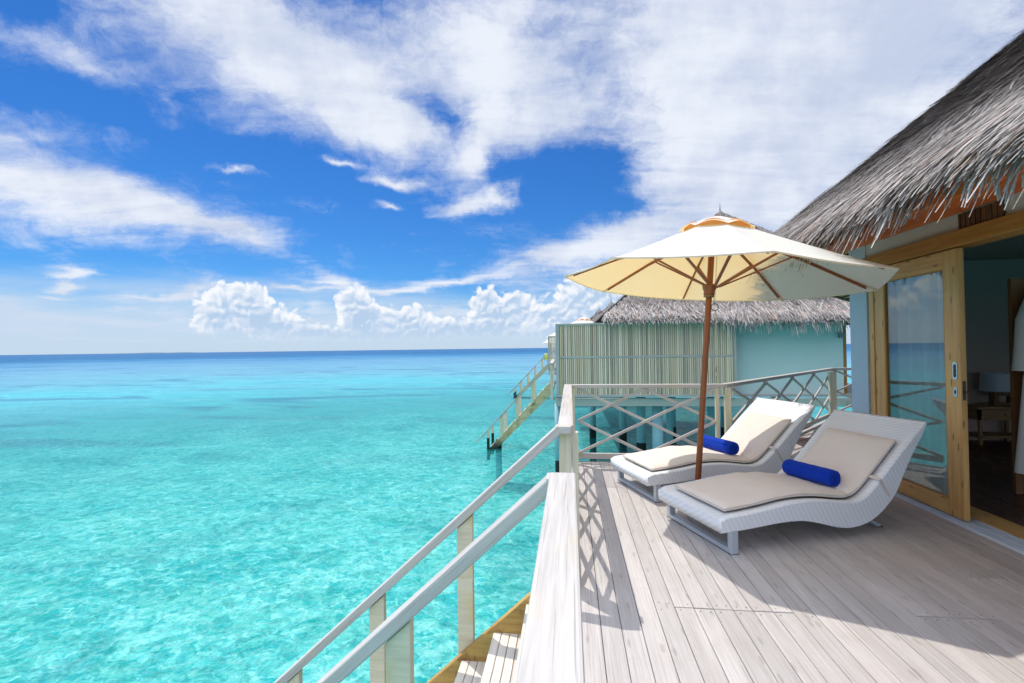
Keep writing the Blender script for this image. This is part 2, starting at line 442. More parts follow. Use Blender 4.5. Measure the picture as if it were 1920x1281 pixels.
def wood(name, lo, hi, stain=None, stain_amt=.0, rough=.62, grain=(3, 70), bumpy=.25, vary=.12, spec=.35, knots=0, cracks=.0, brown=None, sscale=1.0, algae=False, tones=None):
    def b(t):
        uv = tc(t); isl = island(t)
        sh = t.comb(t.m('MULTIPLY', isl, 37.0), t.m('MULTIPLY', isl, 11.0), 0)
        u = t.v('ADD', uv, sh)
        g = t.noise2(t.mapping(u, scale=(grain[0], grain[1], 1)), 1.0, 5, .62, .35)
        g2 = t.noise2(t.mapping(u, scale=(1.1, 9, 1)), 1.0, 3, .5)
        f = t.m('ADD', t.m('MULTIPLY', g, .62), t.m('MULTIPLY', g2, .38))
        c = t.mix(t.step(f, .3, .68), (*lo, 1), (*hi, 1))
        if tones: c = t.mix(.75, c, t.ramp(isl, tones, 'CONSTANT'))
        c = t.mix(1.0, c, t.ramp(isl, [(0, (1-vary,)*3), (.5, (1, 1, 1)), (1, (1+vary*.6,)*3)]), 'MULTIPLY')
        if cracks:
            cr = t.noise2(t.mapping(u, scale=(1.6, 120, 1)), 1.0, 3, .5)
            c = t.mix(t.m('MULTIPLY', t.step(cr, .63, .70), cracks), c, (lo[0]*.45, lo[1]*.43, lo[2]*.42, 1))
        if knots:
            k = t.new('ShaderNodeTexVoronoi', {'Vector': t.mapping(u, scale=(2.2, 9, 1)), 'Scale': 1.0}, voronoi_dimensions='2D')
            c = t.mix(t.m('MULTIPLY', t.step(k, .10, .05), knots), c, (lo[0]*.4, lo[1]*.33, lo[2]*.28, 1))
        if brown:      # boards turn browner towards the house
            sx = t.sep(pos(t))[0]; bn = t.noise(pos(t), 1.3, 3, .5)
            c = t.mix(t.m('MULTIPLY', t.step(t.m('ADD', sx, t.m('MULTIPLY', t.m('SUBTRACT', bn, .5), 1.6)), .9, 3.0), .55), c, t.mix(1.0, c, (*brown, 1), 'MULTIPLY'))
        if stain:
            s = t.noise(t.v('MULTIPLY', pos(t), (2.6*sscale, 2.6*sscale, 1.6*sscale)), 1.4, 5, .65)
            c = t.mix(t.m('MULTIPLY', t.step(s, .5, .72), stain_amt), c, (*stain, 1))
        if algae:      # green-black growth near the water
            az_ = t.m('ADD', t.sep(pos(t))[2], t.m('MULTIPLY', t.m('SUBTRACT', t.noise(pos(t), 5, 4, .6), .5), .5))
            c = t.mix(t.step(az_, -2.15, -2.65), c, (.022, .026, .016, 1))
        return pbsdf(t, c, t.step(g, .2, .8, rough-.08, rough+.12), spec, normal=bump(t, g, bumpy, .004))
    return mat(name, b)
def plain(name, color, rough=.55, spec=.4, metal=0, var=.06, scale=6, sheen=0, bumps=0., bscale=80, streak=None):
    def b(t):
        p = pos(t)
        n = t.noise(p, scale, 4, .6)
        c = t.mix(n, tuple(x*(1-var) for x in color)+(1,), tuple(min(1, x*(1+var)) for x in color)+(1,))
        if streak:
            s = t.noise(t.v('MULTIPLY', p, (5, 5, .5)), 2.0, 4, .6)
            c = t.mix(t.m('MULTIPLY', t.step(s, .52, .75), .35), c, (*streak, 1))
        nm = bump(t, t.noise(p, bscale, 3, .5), bumps, .003) if bumps else None
        return pbsdf(t, c, t.step(n, .3, .7, rough-.05, rough+.05), spec, metal, nm, sheen)
    return mat(name, b)
def cloth_weave(name, color, scale=900, b=.15, rough=.85, sheen=.15, trans=None):
    def f(t):
        p = tc(t, 'Object')
        w = t.noise(p, 340, 2, .5); n = t.noise(p, 7, 4, .55)
        c = t.mix(n, tuple(x*.93 for x in color)+(1,), tuple(min(1, x*1.04) for x in color)+(1,))
        return pbsdf(t, c, rough, .2, normal=bump(t, t.m('ADD', w, t.m('MULTIPLY', n, 3.0)), b, .006), sheen=sheen)
    return mat(name, f)

M = {}
M['rail'] = wood('weathered_white_rail_wood', (.44, .41, .385), (.585, .55, .52), (.60, .50, .26), .35, grain=(2.5, 60), vary=.07, cracks=.5, bumpy=.3)
M['railpost'] = wood('yellowed_white_post_wood', (.58, .51, .37), (.73, .66, .50), (.62, .48, .12), .6, grain=(2.5, 45), vary=.07, bumpy=.2, algae=True)
M['deck'] = wood('silvered_deck_planks', (.425, .385, .365), (.535, .50, .48), (.40, .35, .31), .40, grain=(2.2, 95), vary=.13, knots=.30, cracks=.35, rough=.6, bumpy=.3, brown=(.98, .84, .74))
M['under'] = plain('dark_joists', (.10, .085, .07), .8)
M['stringer'] = wood('mould_spotted_stringer_wood', (.36, .20, .055), (.55, .36, .11), (.13, .05, .016), .9, grain=(2, 30), vary=.08, bumpy=.3, sscale=2.6, algae=True)
M['stringer_pale'] = wood('olive_weathered_stringer_wood', (.50, .40, .20), (.68, .58, .34), (.20, .13, .05), .6, grain=(2, 30), vary=.08, bumpy=.3, algae=True)
M['tread'] = wood('pale_step_wood', (.55, .48, .41), (.72, .66, .58), None, 0, grain=(2, 60), vary=.1, bumpy=.3)
M['umbwood'] = wood('red_brown_umbrella_wood', (.23, .062, .018), (.38, .118, .036), None, 0, rough=.42, grain=(2, 40), vary=.05, bumpy=.1, spec=.5)
M['doorwood'] = wood('honey_door_wood', (.52, .26, .07), (.70, .42, .145), (.45, .20, .04), .35, rough=.42, grain=(1.6, 28), vary=.06, knots=.8, bumpy=.08, spec=.5)
M['headwood'] = wood('amber_header_wood', (.36, .16, .03), (.50, .25, .06), None, 0, rough=.45, grain=(1.6, 28), vary=.05, bumpy=.08)
M['soffit'] = wood('orange_soffit_boards', (.60, .13, .02), (.76, .20, .035), None, 0, rough=.55, grain=(1.4, 22), vary=.10, bumpy=.15)
M['soffit_yellow'] = plain('straw_mat_soffit', (.50, .37, .16), .8, var=.18, scale=14)
M['bamboo'] = wood('weathered_batten_wood', (.40, .33, .26), (.80, .68, .54), (.72, .55, .24), .3, grain=(1.5, 30), vary=.10, bumpy=.2,
    tones=[(0, (.42, .33, .26)), (.14, (.74, .54, .36)), (.3, (.82, .65, .44)), (.44, (.54, .43, .32)), (.56, (.80, .58, .26)), (.68, (.66, .51, .37)), (.8, (.88, .72, .52)), (.92, (.50, .40, .31))])
M['screenframe'] = wood('blue_grey_screen_frame', (.34, .34, .32), (.46, .46, .43), None, 0, grain=(2, 30), vary=.06)
M['screenback'] = plain('dark_screen_backing', (.13, .105, .08), .85, var=.25, scale=2)
M['vent'] = wood('dark_brown_slats', (.10, .045, .018), (.17, .08, .035), None, 0, vary=.25)
M['floorwood'] = wood('dark_red_floorboards', (.055, .020, .013), (.10, .038, .024), None, 0, rough=.3, grain=(1.5, 25), vary=.2, bumpy=.06)
M['tablewood'] = wood('oak_bedside_wood', (.28, .15, .06), (.42, .25, .11), None, 0, rough=.5, vary=.06)
M['panelwood'] = wood('brown_panel_wood', (.16, .07, .025), (.24, .11, .04), None, 0, rough=.5, vary=.06)
M['wallblue'] = plain('pale_blue_render', (.47, .60, .70), .75, .25, var=.03, scale=3, bumps=.12, bscale=160)
M['wallteal'] = plain('turquoise_render', (.58, .69, .66), .8, .2, var=.05, scale=1.5, bumps=.1, bscale=90)
M['wallwhite'] = plain('grey_white_render', (.60, .62, .58), .8, .2, var=.05, scale=3, bumps=.1, bscale=120)
M['innerwall'] = plain('cool_grey_inner_wall', (.52, .385, .34), .8, .2, var=.03, scale=2)
M['ceiling'] = plain('pale_timber_ceiling', (.50, .46, .40), .8)
M['stilt'] = plain('pale_blue_concrete', (.36, .52, .58), .8, .2, var=.12, scale=3, streak=(.16, .22, .22), bumps=.2, bscale=30)
M['algae'] = plain('black_green_algae', (.012, .018, .014), .7, .3, var=.4, scale=9, bumps=.6, bscale=24)
M['beam'] = plain('grey_green_beam', (.42, .43, .38), .75, .25, var=.15, scale=2, streak=(.40, .36, .20))
M['cushion'] = cloth_weave('cream_cushion_cloth', (.82, .725, .64), b=.10)
M['piping'] = cloth_weave('cream_piping', (.70, .61, .53), b=.1)
M['towel'] = cloth_weave('royal_blue_towelling', (.004, .042, .42), b=.5, rough=.95, sheen=.04)
M['legmetal'] = plain('silver_grey_powder_coat', (.50, .55, .60), .35, .5, .25, var=.03)
M['rubber'] = plain('black_rubber', (.02, .02, .02), .8)
M['steel'] = plain('brushed_steel', (.62, .62, .64), .28, .5, 1.0, var=.04, scale=40)
M['alum'] = plain('aluminium_track', (.60, .64, .69), .35, .5, .15, var=.03, scale=2)
M['screw'] = plain('rusted_screw', (.10, .075, .055), .9, .1)
M['darkmetal'] = plain('dark_metal', (.06, .055, .05), .45, .5, .6)
M['rope'] = plain('pale_cord', (.62, .58, .50), .9, .1, var=.1, scale=60)
M['shade'] = plain('white_lamp_shade', (.72, .72, .78), .8, .1, var=.02)
M['robe'] = cloth_weave('white_robe_cotton', (.72, .70, .66), b=.3)
M['thatchcap'] = plain('grey_cap', (.26, .25, .24), .8, var=.2, scale=8)
M['tarp'] = plain('grey_blue_cover', (.20, .26, .36), .6, var=.1)
M['yellowcloth'] = plain('yellow_green_cloth', (.62, .66, .12), .85, var=.1)
def f_wicker(t):
    uv = tc(t)
    s = t.sep(uv)
    # woven strands: two sets of ribs alternating over and under
    a = t.m('SINE', t.m('MULTIPLY', s[0], 2*math.pi/.020)); b_ = t.m('SINE', t.m('MULTIPLY', s[1], 2*math.pi/.011))
    c_ = t.m('SINE', t.m('MULTIPLY', t.m('ADD', s[0], t.m('MULTIPLY', s[1], .55)), 2*math.pi/.040))
    h = t.m('ADD', t.m('MULTIPLY', t.m('MULTIPLY', a, b_), .5), t.m('MULTIPLY', c_, .75))
    n = t.noise(tc(t, 'Object'), 30, 3, .5)
    c = t.mix(t.step(h, -.9, .5), (.77, .78, .80, 1), (.86, .865, .88, 1))
    c = t.mix(t.m('MULTIPLY', n, .15), c, (.74, .75, .78, 1))
    return pbsdf(t, c, .5, .4, normal=bump(t, h, .26, .003))
M['wicker'] = mat('white_resin_wicker', f_wicker)
def f_canvas(t):
    p = tc(t, 'Object'); n = t.noise(p, 5, 4, .6); w = t.noise(p, 260, 2, .5)
    c = t.mix(n, (.88, .865, .81, 1), (.92, .91, .87, 1))
    nm = bump(t, t.m('ADD', t.m('MULTIPLY', n, 4), w), .1, .004)
    d = t.new('ShaderNodeBsdfDiffuse', {'Color': c, 'Normal': nm})
    tr = t.new('ShaderNodeBsdfTranslucent', {'Color': t.mix(t.noise(p, 1.6, 3, .5), (.96, .58, .15, 1), (.97, .66, .22, 1)), 'Normal': nm})
    return t.new('ShaderNodeMixShader', {0: .38, 1: d, 2: tr})
M['canvas'] = mat('off_white_canvas', f_canvas)
def f_ventglow(t):  # orange glow of light inside the vent, put into the cloth colour
    d = t.new('ShaderNodeBsdfDiffuse', {'Color': (.80, .50, .25, 1)}); tr = t.new('ShaderNodeBsdfTranslucent', {'Color': (.85, .42, .12, 1)})
    return t.new('ShaderNodeMixShader', {0: .6, 1: d, 2: tr})
M['ventglow'] = mat('orange_vent_glow_cloth', f_ventglow)
def f_curtain(t):
    d = t.new('ShaderNodeBsdfDiffuse', {'Color': (.93, .93, .92, 1)}); tr = t.new('ShaderNodeBsdfTranslucent', {'Color': (.85, .85, .84, 1)})
    a = t.new('ShaderNodeMixShader', {0: .4, 1: d, 2: tr})
    return t.new('ShaderNodeMixShader', {0: .10, 1: a, 2: t.new('ShaderNodeBsdfTransparent', {'Color': (1, 1, 1, 1)})})
M['curtain'] = mat('sheer_white_curtain', f_curtain)
def f_glass(t):
    bk = t.new('ShaderNodeNewGeometry', out=None).outputs['Backfacing']
    fr = t.new('ShaderNodeFresnel', {'IOR': t.m('MULTIPLY_ADD', bk, 1/1.5-1.5, 1.5)})   # same pane reflection from either face
    k = t.m('ADD', t.m('MULTIPLY', fr, 1.2), .03, clamp=True)
    tr = t.new('ShaderNodeBsdfTransparent', {'Color': (.78, .84, .84, 1)})
    gl = t.new('ShaderNodeBsdfGlossy', {'Color': (.92, .95, .97, 1), 'Roughness': 0.0})
    return t.new('ShaderNodeMixShader', {0: k, 1: tr, 2: gl})
M['glass'] = mat('door_glass', f_glass)
def f_thatch(t):
    at = t.new('ShaderNodeAttribute', attribute_name='tone'); at.node.attribute_type = 'GEOMETRY'
    v = t.sep(at)[0]; r = island(t)
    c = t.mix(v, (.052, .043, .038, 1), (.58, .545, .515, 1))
    c = t.mix(1.0, c, t.ramp(r, [(0, (.55, .52, .50)), (.45, (.95, .93, .92)), (.8, (1.1, 1.06, 1.04)), (1, (1.25, 1.2, 1.2))]), 'MULTIPLY')
    c = t.mix(t.step(t.m('FRACT', t.m('MULTIPLY', r, 17.3)), .88, .9), c, t.mix(1.0, c, (1.0, .78, .66, 1), 'MULTIPLY'))
    d = pbsdf(t, c, .7, .25)
    tr = t.new('ShaderNodeBsdfTranslucent', {'Color': c})
    return t.new('ShaderNodeMixShader', {0: .12, 1: d, 2: tr})
M['thatch'] = mat('dry_palm_thatch', f_thatch)
def f_thatchbase(t):
    p = pos(t); n = t.noise(t.v('MULTIPLY', p, (14, 14, 5)), 1.5, 5, .7)
    return pbsdf(t, t.mix(t.step(n, .35, .7), (.022, .02, .019, 1), (.11, .10, .095, 1)), .9, .1, normal=bump(t, n, .8, .03))
M['thatchbase'] = mat('packed_dark_thatch', f_thatchbase)

# ------------------------------------------------------------------ sea
WATER_Z = -2.75
def f_water(t):
    P = pos(t); s = t.sep(P)
    flat = t.comb(s[0], s[1], 0)
    dist = t.v('LENGTH', flat)
    ld = t.m('LOGARITHM', t.m('MAXIMUM', dist, 1.0), 10.0)                  # metres from the deck, log scale
    # bands of paler and darker lagoon, the reef edge far out
    big = t.noise2(t.mapping(flat, rot=(0, 0, R(8)), scale=(.012, .035, 1)), 1.0, 4, .6, .3)
    mid = t.noise2(t.mapping(flat, rot=(0, 0, R(-12)), scale=(.10, .22, 1)), 1.0, 4, .6, .4)
    ldw = t.m('ADD', ld, t.m('ADD', t.m('MULTIPLY', t.m('SUBTRACT', big, .5), .55), t.m('MULTIPLY', t.m('SUBTRACT', mid, .5), .22)))
    body = t.ramp(t.m('DIVIDE', ldw, 4.0), WATER_RAMP)
    reef = t.noise2(t.mapping(flat, rot=(0, 0, R(10)), scale=(.06, .20, 1)), 1.0, 3, .6, .6)
    body = t.mix(t.m('MULTIPLY', t.step(reef, .54, .66), t.step(dist, 9, 22, 0, .50)), body, (.03, .15, .28, 1))
    # waves
    wind = t.mapping(flat, rot=(0, 0, R(-24)), scale=(1.0, 1.9, 1))
    w1 = t.noise2(wind, .75, 3, .55, .5); w2 = t.noise2(wind, 2.6, 4, .6, .8); w3 = t.noise2(flat, 8.5, 3, .55, .6)
    fade = t.step(ld, 1.0, 2.5, 1.0, .35, smooth=False)
    h = t.m('ADD', t.m('ADD', t.m('MULTIPLY', w1, 1.0), t.m('MULTIPLY', w2, .50)), t.m('MULTIPLY', w3, .16))
    nm = t.new('ShaderNodeBump', {'Height': h, 'Strength': t.m('MULTIPLY', fade, WAVE), 'Distance': .30})
    # caustic light threads painted into the transmission colour as a warped cell net
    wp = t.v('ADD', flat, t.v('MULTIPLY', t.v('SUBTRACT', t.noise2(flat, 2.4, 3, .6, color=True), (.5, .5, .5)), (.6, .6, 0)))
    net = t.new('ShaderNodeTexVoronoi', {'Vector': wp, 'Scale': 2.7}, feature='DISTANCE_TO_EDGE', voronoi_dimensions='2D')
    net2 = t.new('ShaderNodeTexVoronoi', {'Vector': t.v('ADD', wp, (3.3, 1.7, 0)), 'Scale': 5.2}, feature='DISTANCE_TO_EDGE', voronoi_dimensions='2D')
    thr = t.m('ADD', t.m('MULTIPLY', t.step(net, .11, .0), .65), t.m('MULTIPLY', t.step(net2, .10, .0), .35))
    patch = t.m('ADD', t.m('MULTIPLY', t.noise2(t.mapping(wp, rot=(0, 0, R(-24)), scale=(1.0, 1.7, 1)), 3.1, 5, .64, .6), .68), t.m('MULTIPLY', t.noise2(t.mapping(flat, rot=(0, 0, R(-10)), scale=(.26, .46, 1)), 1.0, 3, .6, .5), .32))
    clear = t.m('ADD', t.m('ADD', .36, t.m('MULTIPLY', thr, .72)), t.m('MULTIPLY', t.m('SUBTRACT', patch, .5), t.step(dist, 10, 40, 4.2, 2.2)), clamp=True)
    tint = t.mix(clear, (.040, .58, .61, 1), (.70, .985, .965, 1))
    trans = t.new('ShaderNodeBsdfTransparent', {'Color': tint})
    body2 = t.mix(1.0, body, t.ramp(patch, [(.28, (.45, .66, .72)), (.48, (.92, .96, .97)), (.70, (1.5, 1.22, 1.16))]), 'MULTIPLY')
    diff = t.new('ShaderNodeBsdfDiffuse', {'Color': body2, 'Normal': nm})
    k = t.step(dist, 5, 70, .12, 1.0)
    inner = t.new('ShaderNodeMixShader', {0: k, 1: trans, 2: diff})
    fr = t.new('ShaderNodeFresnel', {'IOR': 1.33, 'Normal': nm})
    fr = t.m('MULTIPLY', fr, t.step(ld, 2.05, 2.65, FRES_NEAR, FRES_FAR), clamp=True)
    gl = t.new('ShaderNodeBsdfGlossy', {'Color': (.95, .97, 1, 1), 'Roughness': t.step(ld, 1.2, 2.8, .06, .30, smooth=False), 'Normal': nm})
    return t.new('ShaderNodeMixShader', {0: fr, 1: inner, 2: gl})
WATER_RAMP = [(.0, (.024, .52, .43)), (.20, (.030, .53, .47)), (.34, (.042, .52, .52)), (.42, (.075, .44, .49)), (.50, (.12, .34, .43)), (.57, (.10, .28, .41)), (.63, (.035, .18, .34)), (.68, (.006, .105, .25)), (1, (.004, .09, .235))]
WAVE, FRES_NEAR, FRES_FAR = .8, .42, .14
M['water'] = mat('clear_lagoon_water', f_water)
def f_seabed(t):
    P = pos(t); s = t.sep(P); flat = t.comb(s[0], s[1], 0)
    wp = t.v('ADD', flat, t.v('MULTIPLY', t.v('SUBTRACT', t.noise2(flat, 1.2, 4, .6, color=True), (.5, .5, .5)), (.8, .8, 0)))
    n = t.noise2(wp, .9, 5, .62, .4); n2 = t.noise2(wp, 3.2, 4, .6, .5)
    c = t.mix(t.step(t.m('ADD', t.m('MULTIPLY', n, .55), t.m('MULTIPLY', n2, .45)), .40, .60), (.55, .80, .72, 1), (.95, .99, .94, 1))
    rub = t.noise2(wp, 5.5, 3, .55, .3)
    c = t.mix(t.step(rub, .60, .70, 0, .55), c, (.16, .42, .38, 1))
    c = t.mix(t.step(t.noise2(flat, .22, 4, .6, .4), .52, .72, 0, .45), c, (.07, .36, .40, 1))
    return pbsdf(t, c, .9, .1, normal=bump(t, t.m('ADD', n, n2), .6, .12))
M['seabed'] = mat('pale_coral_sand', f_seabed)
mb = MB(); X = 60000.0
ring = [0, 60, 400, 3000, X]
mb.v = [V(-X, -X, 0), V(X, -X, 0), V(X, X, 0), V(-X, X, 0)]; mb.face((0, 1, 2, 3), ((0, 0), (1, 0), (1, 1), (0, 1)))
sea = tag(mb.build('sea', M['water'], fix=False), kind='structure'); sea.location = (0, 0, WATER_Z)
mb = MB(); mb.v = [V(-160, -80, 0), V(160, -80, 0), V(160, 220, 0), V(-160, 220, 0)]; mb.face((0, 1, 2, 3), ((0, 0), (1, 0), (1, 1), (0, 1)))
seabed = tag(mb.build('seabed', M['seabed'], fix=False), kind='structure'); seabed.location = (0, 0, WATER_Z-1.55)
# a low wooded island on the horizon, far left
mb = MB(); Dd = 9000.0; prev = None; pts = []
for i in range(60):
    u = i/59; a = -.70 + .135*u + YAW*0
    x, y = Dd*math.sin(a-YAW), Dd*math.cos(a-YAW)
    hgt = (13*math.sin(math.pi*u)**.6*(.6+.4*math.sin(u*9+1)**2) + random.random()*4)*(1 if .02 < u < .98 else .2)
    pts.append((V(x, y, WATER_Z-.5), hgt))
for i in range(59):
    (p, h0), (q, h1) = pts[i], pts[i+1]; away = V(p.x, p.y, 0).normalized()*160; b = len(mb.v)
    mb.v += [p, q, q+away*.5+V(0, 0, h1), p+away*.5+V(0, 0, h0), q+away, p+away]
    mb.face((b, b+1, b+2, b+3), ((0, 0),)*4); mb.face((b+3, b+2, b+4, b+5), ((0, 0),)*4)
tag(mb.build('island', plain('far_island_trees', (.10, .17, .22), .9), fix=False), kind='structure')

# ------------------------------------------------------------------ deck of silvered planks
ANG_P, ANG_D = V(1.957, 6.205, 0), V(.616, .788, 0).normalized()      # the slanting edge of the deck
def deck_end(x):
    if x <= 1.93: return 6.345
    if x <= 5.25: return 6.29 + (x-1.93)*ANG_D.y/ANG_D.x
    return 10.50
PITCH_X, GAP = .1077, .0036
mb = MB(); x = .0345; k = 0
joint_rows = {}
while x < 8.4:
    x0, x1 = x+GAP/2, x+PITCH_X-GAP/2
    if x+PITCH_X > 3.19 and x < 3.26:
        pass
    ys = -3.2 if x < 3.19 else 6.02
    idx = k
    if 5 <= idx <= 10: cuts = [2.872]
    elif 17 <= idx <= 20: cuts = [2.905]
    elif 23 <= idx <= 24: cuts = [3.415]
    else: cuts = [random.choice([.4, -.6, 4.9, 5.6])+random.uniform(-.02, .02)]
    if idx in (11, 12, 13, 14): cuts = [4.55]
    if idx in (2, 3, 4): cuts = [.35, 5.25]
    yy = [ys] + [c for c in cuts if ys+.3 < c < deck_end(x)-.3] + [None]
    for a, b_ in zip(yy[:-1], yy[1:]):
        y0 = a + (.004 if a != ys else 0)
        e0, e1 = (deck_end(x0), deck_end(x1)) if b_ is None else (b_-.004, b_-.004)
        dz = random.uniform(-.0012, .0012); ou, ov = random.random()*30, random.random()*30
        z1, z0 = dz, -.028; b = len(mb.v)
        mb.v += [V(x0, y0, z0), V(x1, y0, z0), V(x1, e1, z0), V(x0, e0, z0), V(x0, y0, z1), V(x1, y0, z1), V(x1, e1, z1), V(x0, e0, z1)]
        for q in ((0, 3, 2, 1), (4, 5, 6, 7), (0, 1, 5, 4), (1, 2, 6, 5), (2, 3, 7, 6), (3, 0, 4, 7)):
            mb.face([b+i for i in q], [(mb.v[b+i].y+ou, mb.v[b+i].x+mb.v[b+i].z+ov) for i in q])
    x += PITCH_X; k += 1
deck = tag(mb.build('deck', M['deck'], bevel=.0022, seg=1), kind='structure')
# nails / screws at the butt joints
mb = MB()
for k_, yj in [(i, 2.872) for i in range(4, 12)] + [(i, 2.905) for i in range(17, 21)] + [(23, 3.415), (24, 3.415)] + [(i, 4.55) for i in range(11, 15)]:
    for dy in (-.035, .035):
        for dx in (.027, .081):
            if random.random() < .3: continue
            cx, cy = .0345+k_*PITCH_X+dx, yj+dy+random.uniform(-.006, .006)
            mb.lathe([(.0034, .0002), (.0034, .0016), (.001, .0018)], 8, (cx, cy, 0))
o = mb.build('deck_screws', M['screw']); tag(o, kind='structure'); o.parent = deck
# joists and rim below the planks
mb = MB()
mb.box(-.075, .03, -3.2, 1.75, -.20, -.001); mb.box(-.075, .03, 3.05, 6.38, -.20, -.001); mb.box(-.02, .03, 1.75, 3.05, -.20, -.03)
mb.box(-.075, 1.98, 6.352, 6.41, -.20, .0, along=0)
mb.bar(ANG_P+V(.03, .115, -.11), ANG_P+V(.03, .115, -.11)+ANG_D*5.3, .06, .18)
for yj in np.arange(-3, 6.2, .55): mb.box(.03, 3.2, yj, yj+.05, -.19, -.03, along=0)
for i in range(8): mb.box(3.2, 5.0, 6.1+i*.5, 6.15+i*.5, -.19, -.03, along=0)
o = mb.build('deck_joists', M['under']); tag(o, kind='structure'); o.parent = deck
mb = MB()
for px, py in ((.25, 6.0), (.25, 3.4), (.25, .9), (1.9, 5.9), (3.0, 7.2), (4.2, 8.8), (2.6, 1.0)):
    mb.lathe([(.16, WATER_Z-1.6), (.16, -.2)], 20, (px, py, 0))
o = mb.build('deck_piles', M['stilt']); tag(o, kind='structure'); o.parent = deck

# ------------------------------------------------------------------ railings
RZ = 1.018
def lattice(mb, p, q, z0=.13, z1=.965, w=.034, t=.028):
    """crossed diagonals between two posts: one full X and four half diagonals"""
    p = Vector(p); q = Vector(q); d = (q-p).normalized(); n = V(-d.y, d.x, 0); L = (q-p).length; mz = (z0+z1)/2; up = n
    def at(s, z, o): return p + d*(L*s) + V(0, 0, z) + n*o
    for a, b in (((0, z1), (1, z0)), ((0, mz), (.5, z0)), ((.5, z1), (1, mz))): mb.bar(at(*a, .015), at(*b, .015), w, t, up)
    for a, b in (((0, z0), (1, z1)), ((0, mz), (.5, z1)), ((.5, z0), (1, mz))): mb.bar(at(*a, -.015), at(*b, -.015), w, t, up)
def railing(label, pts, panels, posts, closed_ends=(True, True), group='railings round the deck', width=.098, name='deck_railing'):
    """pts: corner points of the run; panels: list of (start, end); posts: list of (x, y, wx, wy)"""
    root = thing(name, label, 'railing', (pts[0][0], pts[0][1], 0), 0, group); off = root.location.copy()
    for a, b in zip(pts[:-1], pts[1:]):
        m = MB(); A = V(a[0], a[1], RZ-.0235); B = V(b[0], b[1], RZ-.0235); m.bar(A, B, width, .047)
        m.build('top_rail', M['rail'], root, bevel=.007, off=off)
    for a, b in panels:
        m = MB(); lattice(m, (a[0], a[1], 0), (b[0], b[1], 0)); m.build('lattice_panel', M['rail'], root, bevel=.003, seg=1, off=off)
        m = MB(); m.bar((a[0], a[1], .095), (b[0], b[1], .095), .045, .07); m.build('bottom_rail', M['rail'], root, bevel=.004, off=off)
    for (x, y, wx, wy) in posts:
        m = MB(); m.box(x-wx/2, x+wx/2, y-wy/2, y+wy/2, -.16, RZ-.048); m.build('post', M['railpost'], root, bevel=.004, off=off)
    return root
XL = -.036                                                               # centre line of the seaward rail
railing('white lattice railing along the seaward edge of the deck, beyond the stairs', [(XL, 3.01), (XL, 6.36)],
        [((XL+.02, 3.10), (XL+.02, 4.66)), ((XL+.02, 4.72), (XL+.02, 6.22))], [(XL-.005, 3.05, .075, .07), (XL+.06, 3.052, .035, .066), (XL+.02, 4.69, .05, .05), (XL+.06, 6.28, .05, .05)])
railing('short white lattice railing across the back of the deck behind the far lounger', [(.016, 6.31), (1.90, 6.31)],
        [((.085, 6.31), (1.80, 6.31))], [(1.822, 6.31, .045, .05), (1.945, 6.30, .07, .07)])
E_ = ANG_P + ANG_D*5.32
railing('slanting white lattice railing running from the back corner towards the blue pillar', [(1.90, 6.315), (E_.x, E_.y+.03)],
        [((2.01, 6.36), (3.60, 8.36)), ((3.60, 8.36), (5.20, 10.36))], [(5.02, 10.02, .07, .07), (5.27, 10.42, .08, .08)])
railing('stub of white lattice railing running behind the blue pillar', [(E_.x-.03, E_.y+.045), (8.3, E_.y+.045)],
        [((5.32, 10.44), (7.1, 10.44)), ((7.15, 10.44), (8.2, 10.44))], [(7.12, 10.44, .06, .06), (8.25, 10.44, .06, .06)])
railing('weathered wide-topped railing in the foreground, nearest the camera', [(XL, 1.875), (XL, -3.1)],
        [((XL, 1.76), (XL, .2)), ((XL, .14), (XL, -1.4)), ((XL, -1.46), (XL, -3.0))], [(XL, 1.80, .075, .07), (XL, .17, .05, .05), (XL, -1.43, .05, .05), (XL, -3.05, .07, .07)], width=.1)

